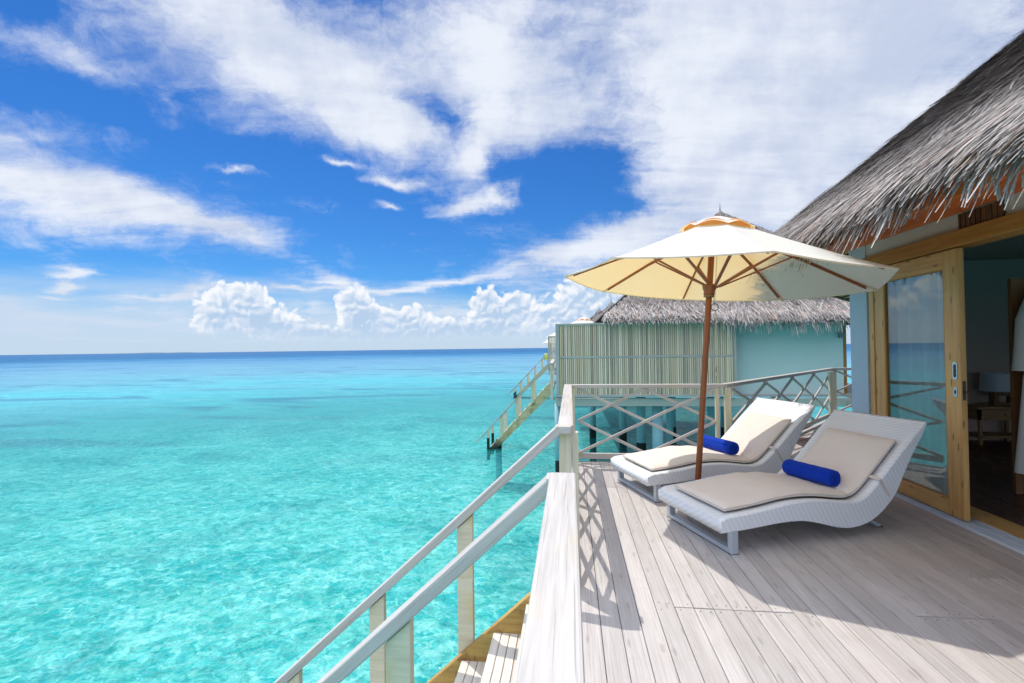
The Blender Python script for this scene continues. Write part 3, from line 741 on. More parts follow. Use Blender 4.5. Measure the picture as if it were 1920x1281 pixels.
# ------------------------------------------------------------------ stairs down to the sea
def staircase(label, loc, slope=.905, run=3.3, detail=True, post_step=.585, first=-.68, group='stairs from decks into the sea', wood_='rail', post_='railpost', tail=.45, string_='stringer', pw=.05):
    """local frame: x=0 at the deck edge, descending towards -x; y=0 near side, y=1.18 far side"""
    root = thing('sea_stairs', label, 'stairs', loc, 0, group)
    def zr(x): return 1.020 + slope*(x+.084)
    for y in (0, 1.18):
        m = MB(); e = -run-tail
        vt = .025*math.hypot(1, slope); m.bar((-.066, y, zr(-.066)-vt), (e, y, zr(e)-vt), .09*pw/.05, .05)
        m.bar((-.098, y, RZ-.0245), (.0, y, RZ-.0245), .088, .046)
        m.build('handrail', M[wood_], root, bevel=.007)
        x = first
        while x > -run+.02:
            m = MB(); zt = zr(x)-.075; zb = zr(x)-.98
            w = pw
            b = [V(x-w, y-.022, zt-slope*w), V(x+w, y-.022, zt+slope*w), V(x+w, y-.022, zb+slope*w), V(x-w, y-.022, zb-slope*w)]
            m.prism(b, (0, 0, 0), (0, .044, 0)); m.build('post', M[post_], root, bevel=.003, seg=1)
            x -= post_step
        # post standing in the water at the foot
        m = MB(); xf = -run+.06; m.box(xf-.05, xf+.05, y-.024, y+.024, -2.95, zr(xf)-.10); m.build('foot_post', M[post_], root, bevel=.003, seg=1)
        m = MB(); m.box(xf-.056, xf+.056, y-.03, y+.03, -3.2, -2.28); m.build('algae_band', M['algae'], root)
        yi = y+.022 if y == 0 else y-.022-.045
        m = MB(); z0 = .235
        pr = [V(.0, yi, z0-.21), V(-.19, yi, z0-slope*.19), V(-run, yi, z0-slope*run), V(-run, yi, z0-slope*run-.33), V(.0, yi, z0-.55)]
        m.prism(pr, (0, 0, 0), (0, .045, 0)); m.build('stringer', M[string_], root, bevel=.004, seg=1)
    i = 0
    while True:
        xn = -.292-.2035*i; zn = -.062-.2035*slope*i
        if xn < -run+.1: break
        m = MB()
        for j in range(5):
            m.box(xn+.052*j+.002, xn+.052*(j+1)-.002, .068, 1.112, zn-.03, zn, along=1)
        m.build('tread', M['tread'], root, bevel=.002, seg=1); i += 1
    m = MB(); m.lathe([(.13, -4.4), (.13, -2.75)], 16, (-run+.45, .35, 0)); sk = m.build('stilt', M['stilt'], root)
    m = MB(); m.lathe([(.132, -2.95), (.135, -2.45), (.11, -2.4)], 16, (-run+.45, .35, 0)); m.build('algae_band', M['algae'], sk)
    return root
staircase('nearest stairs, pale wooden treads going down beside the foreground railing', (0, 1.83, 0))

# ------------------------------------------------------------------ sun loungers
TOP = [(-.11, .245), (-.06, .272), (.10, .283), (.28, .300), (.46, .322), (.62, .328), (.78, .318), (.92, .298), (1.04, .282), (1.12, .285), (1.20, .315), (1.30, .392), (1.44, .520), (1.60, .668), (1.74, .790), (1.825, .862)]
BOT = [(1.835, .838), (1.78, .745), (1.70, .640), (1.60, .485), (1.50, .315), (1.40, .215), (1.30, .145), (1.18, .098), (1.05, .082), (.92, .098), (.78, .137), (.64, .172), (.50, .185), (.34, .182), (.12, .168), (-.11, .160)]
def smooth_curve(pts, n):
    """Catmull-Rom through pts"""
    P = [Vector((*p, 0)) for p in pts]; out = []
    for i in range(len(P)-1):
        a = P[max(i-1, 0)]; b = P[i]; c = P[i+1]; d = P[min(i+2, len(P)-1)]
        for k in range(n):
            t = k/n; out.append(.5*((2*b)+(c-a)*t+(2*a-5*b+4*c-d)*t*t+(3*b-a-3*c+d)*t**3))
    out.append(P[-1]); return [(p.x, p.y) for p in out]
def top_at(s):
    for (a, za), (b, zb) in zip(TOPS[:-1], TOPS[1:]):
        if a <= s <= b: return za+(zb-za)*(s-a)/(b-a)
    return TOPS[-1][1]
TOPS = smooth_curve(TOP, 5); BOTS = smooth_curve(BOT, 4)
LW = .83
def make_lounger(label, loc, rotz):
    """local frame: +x from foot to head, y from -LW (near side) to 0 (far side)"""
    root = thing('sun_lounger', label, 'sun lounger', loc, rotz, 'wicker sun loungers on the deck')
    m = MB(); prof = TOPS + BOTS; n = len(prof)
    # side faces are dished a little; top sheet lies between the rims
    acc = [0]
    for i in range(1, n): acc.append(acc[-1]+math.hypot(prof[i][0]-prof[i-1][0], prof[i][1]-prof[i-1][1]))
    b = len(m.v)
    ys = [0, -.012, -.05, -.06, -LW/2, -LW+.06, -LW+.05, -LW+.012, -LW]
    nt = len(TOPS)
    def inset(i, j):
        s, z = prof[i]
        if i < nt and 0 < i < nt-1:
            d = {0: -.012, 1: 0, 2: 0, 3: -.008, 4: -.016, 5: -.008, 6: 0, 7: 0, 8: -.012}[j]
            a = prof[i-1]; c = prof[i+1]; L = math.hypot(c[0]-a[0], c[1]-a[1])
            return s - (c[1]-a[1])/L*d, z + (c[0]-a[0])/L*d
        if j in (0, 8):
            cx, cz = .6, .25
            return s, z+.004
        return s, z
    for j, y in enumerate(ys):
        for i in range(n): s, z = inset(i, j); m.v.append(V(s, y, z))
    for j in range(len(ys)-1):
        for i in range(n):
            k = (i+1) % n
            u0, u1 = acc[i], (acc[k] if k else acc[-1]+.08)
            m.face((b+j*n+i, b+j*n+k, b+(j+1)*n+k, b+(j+1)*n+i), ((u0, ys[j]), (u1, ys[j]), (u1, ys[j+1]), (u0, ys[j+1])), True)
    for j, flip in ((0, True), (len(ys)-1, False)):
        # side skin as quads between upper and lower outline, so the weave runs along it
        m_top = [j*n+i for i in range(nt)]; nb = len(BOTS); m_bot = [j*n+nt+nb-1-i for i in range(nb)]
        K = 40
        ti = [m_top[round(q/K*(nt-1))] for q in range(K+1)]; bi = [m_bot[round(q/K*(nb-1))] for q in range(K+1)]
        for q in range(K):
            f = [b+ti[q], b+ti[q+1], b+bi[q+1], b+bi[q]]
            f2 = []; [f2.append(x) for x in f if x not in f2]
            if len(f2) < 3: continue
            m.face(f2, [(m.v[x].x*1.0, m.v[x].z) for x in f2], False)
    o = m.build('wicker_body', M['wicker'], root)
    # cushion in two pads, with a soft edge
    C0, C1, CY0, CY1, T = -.02, 1.625, -.745, -.125, .042
    fold = 1.13
    def pad(s0, s1, nm):
        mm = MB()
        def fn(u, v, side):
            s = s0+(s1-s0)*u; y = CY0+(CY1-CY0)*v
            e = min(1, min(u, 1-u)*(s1-s0)/.05, min(v, 1-v)*(CY1-CY0)/.05); e = max(e, 0)
            puff = math.sqrt(max(0, 1-(1-e)**2))
            a = top_at(s-.01); c = top_at(s+.01); tx, tz = .02, c-a; L = math.hypot(tx, tz); nx, nz = -tz/L, tx/L
            h = .008 + (T*(.45+.55*puff) if side else 0)
            if side and e <= 0: h = .008 + T*.45
            wob = (.0025*math.sin(s*23+y*9)*math.sin(y*17+1) + .003*math.sin(y*41+s*6)*math.exp(-abs(s-fold)/.10) + .0025*math.sin(s*31-y*21)*math.exp(-(CY1-y)/.12)) if side else 0
            return V(s+nx*(h+wob), y, top_at(s)+nz*(h+wob))
        nu = max(10, int((s1-s0)*36)); nv = 22
        mm.grid(lambda u, v: fn(u, v, 1), nu, nv)
        # skirt
        rim = [(i/nu, 0) for i in range(nu)]+[(1, j/nv) for j in range(nv)]+[(1-i/nu, 1) for i in range(nu)]+[(0, 1-j/nv) for j in range(nv)]
        b0 = len(mm.v); k = len(rim)
        for u, v in rim: mm.v.append(fn(u, v, 1))
        for u, v in rim: mm.v.append(fn(u, v, 0))
        for i in range(k):
            j = (i+1) % k; mm.face((b0+i, b0+j, b0+k+j, b0+k+i), ((0, 0), (.02, 0), (.02, .03), (0, .03)), True)
        ob = mm.build(nm, M['cushion'], root)
        pm = MB(); pm.tube([fn(u, v, 1)-(fn(u, v, 1)-fn(u, v, 0))*.12 for u, v in rim], .0052, 6, closed=True)
        pm.build('piping', M['piping'], ob)
        return ob
    pad(C0, fold, 'seat_cushion'); bc = pad(fold-.012, C1, 'back_cushion')
    # tie strap round the shell
    sm = MB(); s = 1.33; z = top_at(s)
    sm.prism([V(s-.012, -.75, z+.012), V(s+.006, -.75, z+.028), V(s+.006, -LW-.004, z+.022), V(s-.012, -LW-.004, z+.006)], (0, 0, 0), (.004, 0, .004))
    sm.prism([V(s-.012, -LW-.004, z+.006), V(s+.006, -LW-.004, z+.022), V(s+.10, -LW-.004, z-.115), V(s+.085, -LW-.004, z-.13)], (0, 0, 0), (0, -.003, 0))
    sm.build('tie_strap', M['piping'], root)
    # front leg frame: a flat hoop, and its twin further in
    fm = MB(); a = .03
    fm.box(-.03, .028, -.045, .0, .0, .175); fm.box(-.03, .028, -LW, -LW+.045, .0, .175); fm.box(-.03, .028, -LW+.045, -.045, .0, .035); 
    fo = fm.build('front_leg_frame', M['legmetal'], root, bevel=.004)
    rb = MB(); rb.box(-.032, .03, -LW-.002, .002, -.0005, .0045); rb.build('rubber_glide', M['rubber'], fo)
    rm = MB()
    for y in (-.16, -LW+.16):
        rm.bar((1.22, y, .16), (1.475, y, .012), .06, .02); 
    rm.bar((1.475, -.13, .012), (1.475, -LW+.13, .012), .05, .02)
    rm.bar((1.24, -.16, .15), (1.24, -LW+.16, .15), .03, .02)
    ro = rm.build('rear_leg_frame', M['legmetal'], root, bevel=.003)
    for y in (-.16, -LW+.16):
        g = MB(); g.box(1.45, 1.515, y-.035, y+.035, -.0005, .004); g.build('rubber_glide', M['rubber'], ro)
    return root
A1 = math.atan2(.36, .934)
L1 = make_lounger('nearer white wicker sun lounger with cream cushion, in the umbrella shade', (.853, 4.396, 0), A1)
L2 = make_lounger('farther white wicker sun lounger with cream cushion, in sunlight by the back railing', (.537, 5.548, 0), R(20.1))

def rolled_towel(label, lounger, s, y0, y1, tilt=0.0, r=.071):
    """spiral roll lying across the seat"""
    mw = Matrix.Translation(lounger.location) @ Matrix.Rotation(lounger.rotation_euler.z, 4, 'Z')
    zc = top_at(s) + .05 + r*.97
    a = mw @ V(s, y0, zc); c = mw @ V(s+tilt, y1, zc)
    ax = (c-a).normalized(); L = (c-a).length; up = V(0, 0, 1); sd = up.cross(ax).normalized(); up = ax.cross(sd)
    m = MB(); n = 40
    # outer skin with softly rounded ends
    prof = [(.55, .004), (.80, -.004), (.93, .006), (1.0, .022)]
    rows = []
    K = 14
    st = [(rr*r, L*0+h) for rr, h in prof] + [(r*(1+.012*math.sin(q*1.7)), .022+(L-.044)*q/K) for q in range(1, K)] + [(rr*r, L-h) for rr, h in prof[::-1]]
    b = len(m.v)
    for (rr, h) in st:
        for k in range(n):
            t = 2*math.pi*k/n
            q = rr*(1+.012*math.sin(3*t+h*9))
            flat = .94 if math.sin(t) < -.7 else 1
            m.v.append(ax*h + sd*math.cos(t)*q + up*math.sin(t)*q*flat)
    for i in range(len(st)-1):
        for k in range(n):
            l = (k+1) % n; m.face((b+i*n+k, b+i*n+l, b+(i+1)*n+l, b+(i+1)*n+k), ((0, 0),)*4, True)
    # the wound layers at each end
    for h0, sgn in ((.006, -1), (L-.006, 1)):
        sp = []
        for q in range(60):
            t = q/59*2*math.pi*3.2; rr = r*(.08+.80*q/59); sp.append(ax*(h0+sgn*.004) + sd*math.cos(t)*rr + up*math.sin(t)*rr)
        m.tube(sp, .0085, 6)
        cb = len(m.v); m.v.append(ax*h0)
        for k in range(n):
            t = 2*math.pi*k/n; m.v.append(ax*h0+sd*math.cos(t)*r*.72+up*math.sin(t)*r*.72)
        for k in range(n): m.face((cb, cb+1+k, cb+1+(k+1) % n), ((0, 0),)*3, True)
    # loose outer edge of the towel
    m.tube([ax*(h) + sd*math.cos(2.5)*r*1.0 + up*math.sin(2.5)*r*1.0 for h in np.linspace(.02, L-.02, 8)], .005, 6)
    o = m.build('rolled_towel', M['towel']); o.location = a
    return tag(o, label, 'towel', 'rolled blue towels on the loungers')
rolled_towel('rolled royal blue towel on the nearer lounger in the shade', L1, 1.085, -.18, -.63, .03)
rolled_towel('rolled royal blue towel on the farther lounger in the sun', L2, .985, -.13, -.61, .03)

# ------------------------------------------------------------------ umbrella
def umbrella(label, base, tilt, Rr, zrim, rise, phase, group=None, full=True, shift=(0, 0, 0), cap='ventglow', cat='umbrella'):
    root = thing('garden_umbrella', label, cat, base, 0, group)
    n = Vector((tilt[0], tilt[1], 1)).normalized(); e1 = V(0, 1, 0).cross(n).normalized(); e2 = n.cross(e1)
    cz = n*(zrim/n.z); cs = cz + Vector(shift)                           # the head sits a little off the leaning pole
    def P(a, r, h): return cs + (e1*math.cos(a)+e2*math.sin(a))*r + n*h
    def ang(k): return math.pi + phase + k*math.pi/4
    def rad(a, r):                      # straight edges between the ribs
        q = (a-ang(0)) % (math.pi/4) - math.pi/8
        return r*math.cos(math.pi/8)/math.cos(q)
    r0 = .20*Rr/1.36
    m = MB()
    NU, NV = 12, 14
    def surf(k, u, v):
        a = ang(k)+u*math.pi/4; f = r0+(Rr-r0)*v
        sag = math.sin(math.pi*u)*(.006+.008*v)*(Rr/1.36)
        h = rise*(1-v)**1.08 - sag - .012*math.sin(math.pi*v)*0
        return P(a, rad(a, f), h)
    for k in range(8): m.grid(lambda u, v: surf(k, u, v), NU, NV)
    # narrow hem
    for k in range(8):
        m.grid(lambda u, v: surf(k, u, 1)-n*(.010*v)-(surf(k, u, 1)-cz).normalized()*.006*v, NU, 1)
    m.build('canopy', M['canvas'], root, fix=False)
    # wind vent: raised scalloped cap over a ring painted orange for light inside
    rc = .335*Rr/1.36; hb = rise*(1-(rc-r0)/(Rr-r0))
    m = MB(); q_ = Rr/1.36
    def body_h(r): return rise*(1-max(0, (r-r0)/(Rr-r0)))**1.08
    def cap_pt(a, u, v, dz=0.0):
        sc = math.sin(math.pi*u); r = .012+rc*v
        hr = body_h(rc) + .014*q_                                    # the corners rest on the canopy, the edges arch up
        return P(a, rad(a, r)*(1-.04*sc*v), hr + (rise+.105*q_-hr)*(1-v**1.25) + sc*.040*q_*v*v + dz)
    for k in range(8): m.grid(lambda u, v, k=k: cap_pt(ang(k)+u*math.pi/4, u, v), 10, 6)
    cp_ = m.build('vent_cap', M['canvas'], root, fix=False)
    m = MB()
    for k in range(8):
        a0_ = ang(k)
        m.grid(lambda u, v: P(a0_+u*math.pi/4, rad(a0_+u*math.pi/4, rc*.86), body_h(rc*.86)+.004+(.022+.036*math.sin(math.pi*u))*q_*v), 8, 1)
    m.build('vent_glow_ring', M[cap], cp_, fix=False)
    if not full: 
        m = MB(); m.tube([V(0, 0, 0), cz+n*rise], .025, 10); m.build('pole', M['umbwood'], root); return root
    # pole, ferrule and ring
    m = MB(); m.lathe([(.027, 0), (.027, zrim*.62), (.0275, zrim*.62+.002), (.0275, zrim+rise-.02)], 20, (0, 0, 0), n); m.build('pole', M['umbwood'], root)
    m = MB(); m.lathe([(.03, 0), (.028, .006), (.012, .012), (.004, .02)], 14, cs+n*(rise+.10), n); m.build('finial', M['umbwood'], root)
    hz = -.085
    m = MB(); m.lathe([(.034, hz-.055), (.046, hz-.05), (.046, hz-.03), (.052, hz-.025), (.046, hz-.008), (.060, hz+.025), (.064, hz+.045), (.064, hz+.06), (.055, hz+.066), (.03, hz+.066)], 24, cz, n)
    hub = m.build('runner_hub', M['umbwood'], root)
    m = MB(); m.lathe([(.0465, hz-.052), (.048, hz-.05), (.048, hz-.043), (.0465, hz-.041)], 24, cz, n); m.build('brass_band', plain('dull_brass', (.30, .24, .10), .4, .5, .9) if 'dull_brass' not in bpy.data.materials else bpy.data.materials['dull_brass'], hub)
    m = MB(); m.lathe([(.03, rise-.05), (.058, rise-.045), (.06, rise-.005), (.03, rise+.0)], 20, cz, n); m.build('crown_hub', M['umbwood'], root)
    def under(a, v): return P(a, r0+(Rr-r0)*v, rise*(1-v)**1.08-.022)
    for k in range(8):
        a = ang(k)
        m = MB(); p0 = P(a, .05, rise-.03); tip = under(a, .925)
        m.bar(p0, under(a, .45), .017, .026, n); m.bar(under(a, .45), tip, .016, .024, n)
        rb = m.build('rib', M['umbwood'], root, bevel=.002, seg=1)
        m = MB(); m.bar(under(a, .92)+n*.004, P(a, Rr*.992, -.012), .020, .012, n); m.build('rib_pocket', M['canvas'], rb)
        m = MB(); q0 = P(a, .052, hz+.045); q1 = under(a, .40)-n*.006
        m.bar(q0, q1, .015, .026, n.cross(q1-q0)); m.build('strut', M['umbwood'], rb, bevel=.002, seg=1)
    # pull cord with ring
    m = MB(); s = V(.036, -.03, 0); top = cz + n*rise*.9 + s; ringc = cz - n*.235 + V(.050, -.03, 0)
    m.tube([top, cz+s*1.2, ringc+V(0, 0, .035)], .0028, 6)
    m.tube([cz-n*.10+V(.034, -.02, 0), ringc+V(-.006, 0, .034)], .0028, 6)
    m.tube([ringc+V(.004, 0, -.03)] + [ringc+V(.006+.004*math.sin(i*1.3), 0, -.03-.065*i) for i in range(1, 9)], .0042, 6)
    e = ringc+V(.006, 0, -.03-.065*8)
    m.tube([e+V(.014*math.sin(t), 0, -.03+.03*math.cos(t)) for t in np.linspace(0, 2*math.pi, 14)[:-1]], .0042, 6, closed=True)
    m.tube([e+V(.002, 0, -.06), e+V(.004, 0, -.09)], .006, 6)
    m.build('pull_cord', M['rope'], root)
    m = MB(); m.tube([ringc+V(.032*math.cos(t), .006*math.sin(t), .032*math.sin(t)) for t in np.linspace(0, 2*math.pi, 25)[:-1]], .0035, 8, closed=True); m.build('cord_ring', M['darkmetal'], root)
    # small round foot plate
    m = MB(); m.lathe([(.06, 0), (.06, .006), (.036, .008), (.034, .06), (.028, .062)], 20); m.build('foot_socket', M['darkmetal'], root)
    return root
UB = V(1.143, 4.66, 0)
umbrella('big off-white canvas umbrella on a reddish wooden pole between the two loungers', UB, (.079, .012), 1.40, 2.092, .515, -.02, shift=(.036, 0, .0))

# ------------------------------------------------------------------ thatched villas
def unit(a): return a/np.linalg.norm(a)
def thatch_face(A, B, apex, n, L, Wd, tone_fn, keep=None, lift=.05, course=.13, rnd=.16):
    """random strips over the roof triangle A-B-apex, laid in courses down the slope"""
    A, B, apex = map(np.array, (A, B, apex)); e = unit(B-A); nr = unit(np.cross(B-A, apex-A)); 
    if nr[2] < 0: nr = -nr
    up = unit(np.cross(nr, e)); 
    if up[2] < 0: up = -up
    Hh = (apex-A)@up
    pts = []
    q = RNG.random((n*3, 2)); s = q[:, 0]*Hh
    s = np.round(s/course)*course + RNG.normal(0, .022, len(s)); s = np.clip(s, 0.02, Hh)
    f = s/Hh; base = A + f[:, None]*(apex-A) + (q[:, 1]*(1-f))[:, None]*(B-A)
    dens = (1-f); sel = RNG.random(len(f)) < dens
    base, s = base[sel], s[sel]
    if keep is not None:
        k = keep(base); base, s = base[k], s[k]
    base, s = base[:n], s[:n]; k = len(base)
    d = -up[None, :] + e[None, :]*RNG.normal(0, rnd, (k, 1)); d /= np.linalg.norm(d, axis=1)[:, None]
    ln = L*RNG.uniform(.6, 1.25, k); w = Wd*RNG.uniform(.6, 1.5, k)
    nrm = np.repeat(nr[None, :], k, 0)
    base = base + nrm*RNG.uniform(.0, .035, (k, 1))
    return base, d, nrm, ln, w, np.abs(RNG.normal(lift*.5, lift*.5, k)), s, (A, e, up, nr, Hh)
def fringe(A, B, apex, n, L, Wd, s_hi=.75, rnd=.28, lift=.06, droop=.16, back=.0):
    A, B, apex = map(np.array, (A, B, apex)); e = unit(B-A); nr = unit(np.cross(B-A, apex-A))
    if nr[2] < 0: nr = -nr
    up = unit(np.cross(nr, e)); 
    if up[2] < 0: up = -up
    q = RNG.random(n); clump = .06*np.sin(q*np.linalg.norm(B-A)*4.1)+.05*np.sin(q*np.linalg.norm(B-A)*9.7+1)
    s = np.minimum(RNG.exponential(s_hi*.45, n), s_hi*(1.2+.4*RNG.random(n))) + .02 + clump*.6
    f = s/((apex-A)@up)
    base = A + f[:, None]*(apex-A) + (q*(1-f))[:, None]*(B-A) + nr*RNG.uniform(.01, .06, (n, 1))
    gr = np.sin(q*np.linalg.norm(B-A)*2.7+1.3*np.sin(s*5)) + np.sin(q*np.linalg.norm(B-A)*7.3+s*3)
    d = -up + e*(RNG.normal(0, rnd*.8, n)+.12*gr)[:, None]; d /= np.linalg.norm(d, axis=1)[:, None]
    ln = L*RNG.uniform(.55, 1.15, n); w = Wd*RNG.uniform(.5, 1.5, n)
    return base, d, np.repeat(nr[None, :], n, 0), ln, w, np.abs(RNG.normal(lift, lift*.6, n)), droop*RNG.uniform(.3, 1.5, n)*(1+1.6*(RNG.random(n) < .12)), s
def roof_shell(name, corners, apex, thick, parent, material, cap_under=True):
    m = MB(); n = len(corners); ap = Vector(apex)
    C = [Vector(c) for c in corners]; cen = sum(C, V(0, 0, 0))/n
    low = [c + (cen-c).normalized()*.12 - V(0, 0, thick) for c in C]
    m.v = C + [ap] + low + [V(ap.x, ap.y, low[0].z+(ap.z-low[0].z)*.8)]
    for i in range(n):
        j = (i+1) % n
        m.face((i, j, n), ((0, 0), (1, 0), (.5, 1))); m.face((i, n+1+i, n+1+j, j), ((0, 0),)*4); m.face((n+1+i, 2*n+1, n+1+j), ((0, 0),)*3)
    return m.build(name, material, parent)

# ---- own villa on the right
villa = thing('thatched_villa', 'nearest thatched villa on the right with an open wooden sliding door', 'villa', (3.2, 5.9, 0))
VO = villa.location.copy()
def part(mb, name, m, parent=None, **k):
    return mb.build(name, M[m] if isinstance(m, str) else m, parent or villa, off=VO, **k)
WX = 3.2
A_ = (2.33, 6.42, 2.64); APEX = (7.53, 4.63, 7.065); S_ = (2.33, -2.6, 2.64); B_ = (5.45, 10.41, 2.64); C_ = (12.0, 10.41, 2.64); D_ = (13.5, 4.0, 2.64); F_ = (12.5, -2.6, 2.64)
def sub(p): return tuple(Vector(p)-VO)
roof = roof_shell('roof', [sub(p) for p in (A_, S_, F_, D_, C_, B_)], sub(APEX), .19, villa, M['thatchbase'])
def shift(b): return b - np.array(VO)
# dense weathered strips over the seaward slope (and a thinner coat on the slope facing the back deck)
def toneW(s): return .05 + .30*np.exp(-s/.9) + .12*RNG.random(len(s))**3
keep = lambda b: (b[:, 1] > .2) | (RNG.random(len(b)) < .25)
b, d, nr, ln, w, lf, s, _ = thatch_face(A_, S_, APEX, 66000, .25, .015, None, keep, lift=.035, course=.10, rnd=.16)
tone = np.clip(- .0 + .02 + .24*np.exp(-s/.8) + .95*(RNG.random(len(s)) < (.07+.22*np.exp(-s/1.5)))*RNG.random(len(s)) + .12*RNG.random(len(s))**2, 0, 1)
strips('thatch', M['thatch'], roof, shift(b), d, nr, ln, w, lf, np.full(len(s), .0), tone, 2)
b, d, nr, ln, w, lf, s, _ = thatch_face(A_, B_, APEX, 9000, .4, .03, None, None, lift=.04, course=.14)
strips('thatch', M['thatch'], roof, shift(b), d, nr, ln, w, lf, np.full(len(s), .0), np.clip(.06+.3*np.exp(-s/.8)+.1*RNG.random(len(s)), 0, 1), 2)
b, d, nr, ln, w, lf, dr, s = fringe(A_, (2.33, -.8, 2.64), (7.53, 4.63, 7.065), 20500, .44, .019, .66, .36, .04, .085)
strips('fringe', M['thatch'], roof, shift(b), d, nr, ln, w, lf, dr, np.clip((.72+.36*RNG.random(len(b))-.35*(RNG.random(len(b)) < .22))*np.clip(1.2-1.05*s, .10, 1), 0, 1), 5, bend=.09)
b, d, nr, ln, w, lf, dr, s = fringe(A_, B_, APEX, 2600, .34, .02, .45, .14, .03, .08)
strips('fringe', M['thatch'], roof, shift(b), d, nr, ln, w, lf, dr, np.clip(.5+.4*RNG.random(len(b)), 0, 1), 4)
# loose strips hanging off the edge
k_ = 260; q_ = RNG.random(k_); ed = np.array(A_)+q_[:, None]*(np.array((2.33, .4, 2.64))-np.array(A_)) + np.array((.02, 0, .0)) + RNG.normal(0, .03, (k_, 3))
dd = np.stack([-RNG.uniform(.3, .8, k_), RNG.normal(0, .35, k_), -RNG.uniform(.5, 1.0, k_)], -1); dd /= np.linalg.norm(dd, axis=1)[:, None]
strips('fringe', M['thatch'], roof, shift(ed), dd, np.repeat(np.array([[-.65, 0, .76]]), k_, 0), RNG.uniform(.16, .40, k_), RNG.uniform(.010, .026, k_), np.full(k_, .02), RNG.uniform(.02, .20, k_), np.clip(RNG.uniform(.6, 1.1, k_), 0, 1), 5, bend=.2)
# soffits
m = MB()
nb = 7
for i in range(nb):                                                   # boards of the orange soffit run along the eave
    x0 = 2.40 + (WX-2.40)*i/nb; x1 = 2.40+(WX-2.40)*(i+1)/nb - .004
    z0 = 2.425+.14*(x0-2.40)/.8; z1 = 2.425+.14*(x1-2.40)/.8
    ye0, ye1 = 6.40-.35*(x0-2.33), 6.40-.35*(x1-2.33)
    bb = len(m.v); ou = random.random()*9
    m.v += [V(x0, -2.6, z0), V(x1, -2.6, z1), V(x1, ye1, z1), V(x0, ye0, z0), V(x0, -2.6, z0+.018), V(x1, -2.6, z1+.018), V(x1, ye1, z1+.018), V(x0, ye0, z0+.018)]
    for q in ((0, 3, 2, 1), (4, 5, 6, 7), (0, 1, 5, 4), (1, 2, 6, 5), (2, 3, 7, 6), (3, 0, 4, 7)):
        m.face([bb+k for k in q], [(m.v[bb+k].y+ou, m.v[bb+k].x*1.0+ou) for k in q])
part(m, 'soffit', 'soffit')
m = MB(); m.box(2.37, 2.398, -2.6, 6.40, 2.40, 2.60); part(m, 'eave_board', 'soffit')
dA = V(.616, .788, 0).normalized(); nA = V(dA.y, -dA.x, 0)
m = MB(); P0 = V(2.42, 6.42, 0); Lx = 6.0
q = [P0+V(0, 0, 2.40), P0+dA*Lx+V(0, 0, 2.40), P0+dA*Lx+nA*.95+V(0, 0, 2.62), P0+nA*.95+V(0, 0, 2.62)]
m.prism(q, (0, 0, 0), (0, 0, .015)); part(m, 'soffit', 'soffit_yellow')
m = MB()
for i in range(1, 14):
    p = P0+dA*(i*.45)
    m.bar(p+V(0, 0, 2.388), p+nA*.95+V(0, 0, 2.606), .035, .02)
m.bar(P0+V(0, 0, 2.40), P0+dA*Lx+V(0, 0, 2.40), .05, .06)
part(m, 'soffit_battens', 'vent')
# walls
m = MB(); m.box(WX, WX+.26, 5.635, 5.95, -.02, 2.60); part(m, 'corner_pillar', 'wallblue', bevel=.006)
m = MB(); p = V(WX+.14, 5.88, 0)
m.prism([p, p+dA*6.0, p+dA*6.0+nA*.2, p+nA*.2], (0, 0, -.02), (0, 0, 2.75)); part(m, 'back_wall', 'wallblue')
m = MB(); m.box(WX+.012, WX+.16, -3.0, 5.635, 2.424, 2.75); part(m, 'wall', 'wallwhite')
m = MB(); m.box(WX, WX+.16, -3.2, .2, -.02, 2.292); part(m, 'wall', 'wallblue')
m = MB(); m.box(WX-.03, WX+.15, .2, 5.632, 2.295, 2.424, along=1); part(m, 'header_beam', 'headwood', bevel=.004)
m = MB(); m.box(WX+.02, WX+.15, 5.585, 5.632, .0, 2.293); m.box(WX-.012, WX+.15, 5.50, 5.572, .0, 2.293); part(m, 'door_frame', 'doorwood', bevel=.003)
m = MB(); m.box(WX+.16, 9.0, -3.0, 8.2, -.03, .012); part(m, 'floor', 'floorwood')
m = MB()
for i in range(24): m.box(WX+.40+i*.22, WX+.40+i*.22+.217, -3.0, 8.1, .0125, .016, along=1)
part(m, 'floorboards', 'floorwood')
m = MB(); m.box(4.6, 9.0, 8.10, 8.22, 0, 2.75); m.box(8.9, 9.0, 3.5, 8.1, 0, 2.75); part(m, 'inner_wall', 'innerwall')
m = MB(); m.box(WX+.16, 9.0, -3.0, 8.2, 2.76, 2.80); part(m, 'ceiling', 'ceiling')
m = MB(); m.box(WX+.135, WX+.36, .2, 5.5, .012, .028, along=1); part(m, 'threshold', 'doorwood', bevel=.003)
m = MB(); m.box(WX-.065, WX+.13, .2, 5.58, .001, .008, along=1)
for xx in (-.06, -.018, .03, .062, .118): m.box(WX+xx, WX+xx+.007, .2, 5.58, .008, .026, along=1)
part(m, 'door_track', 'alum')
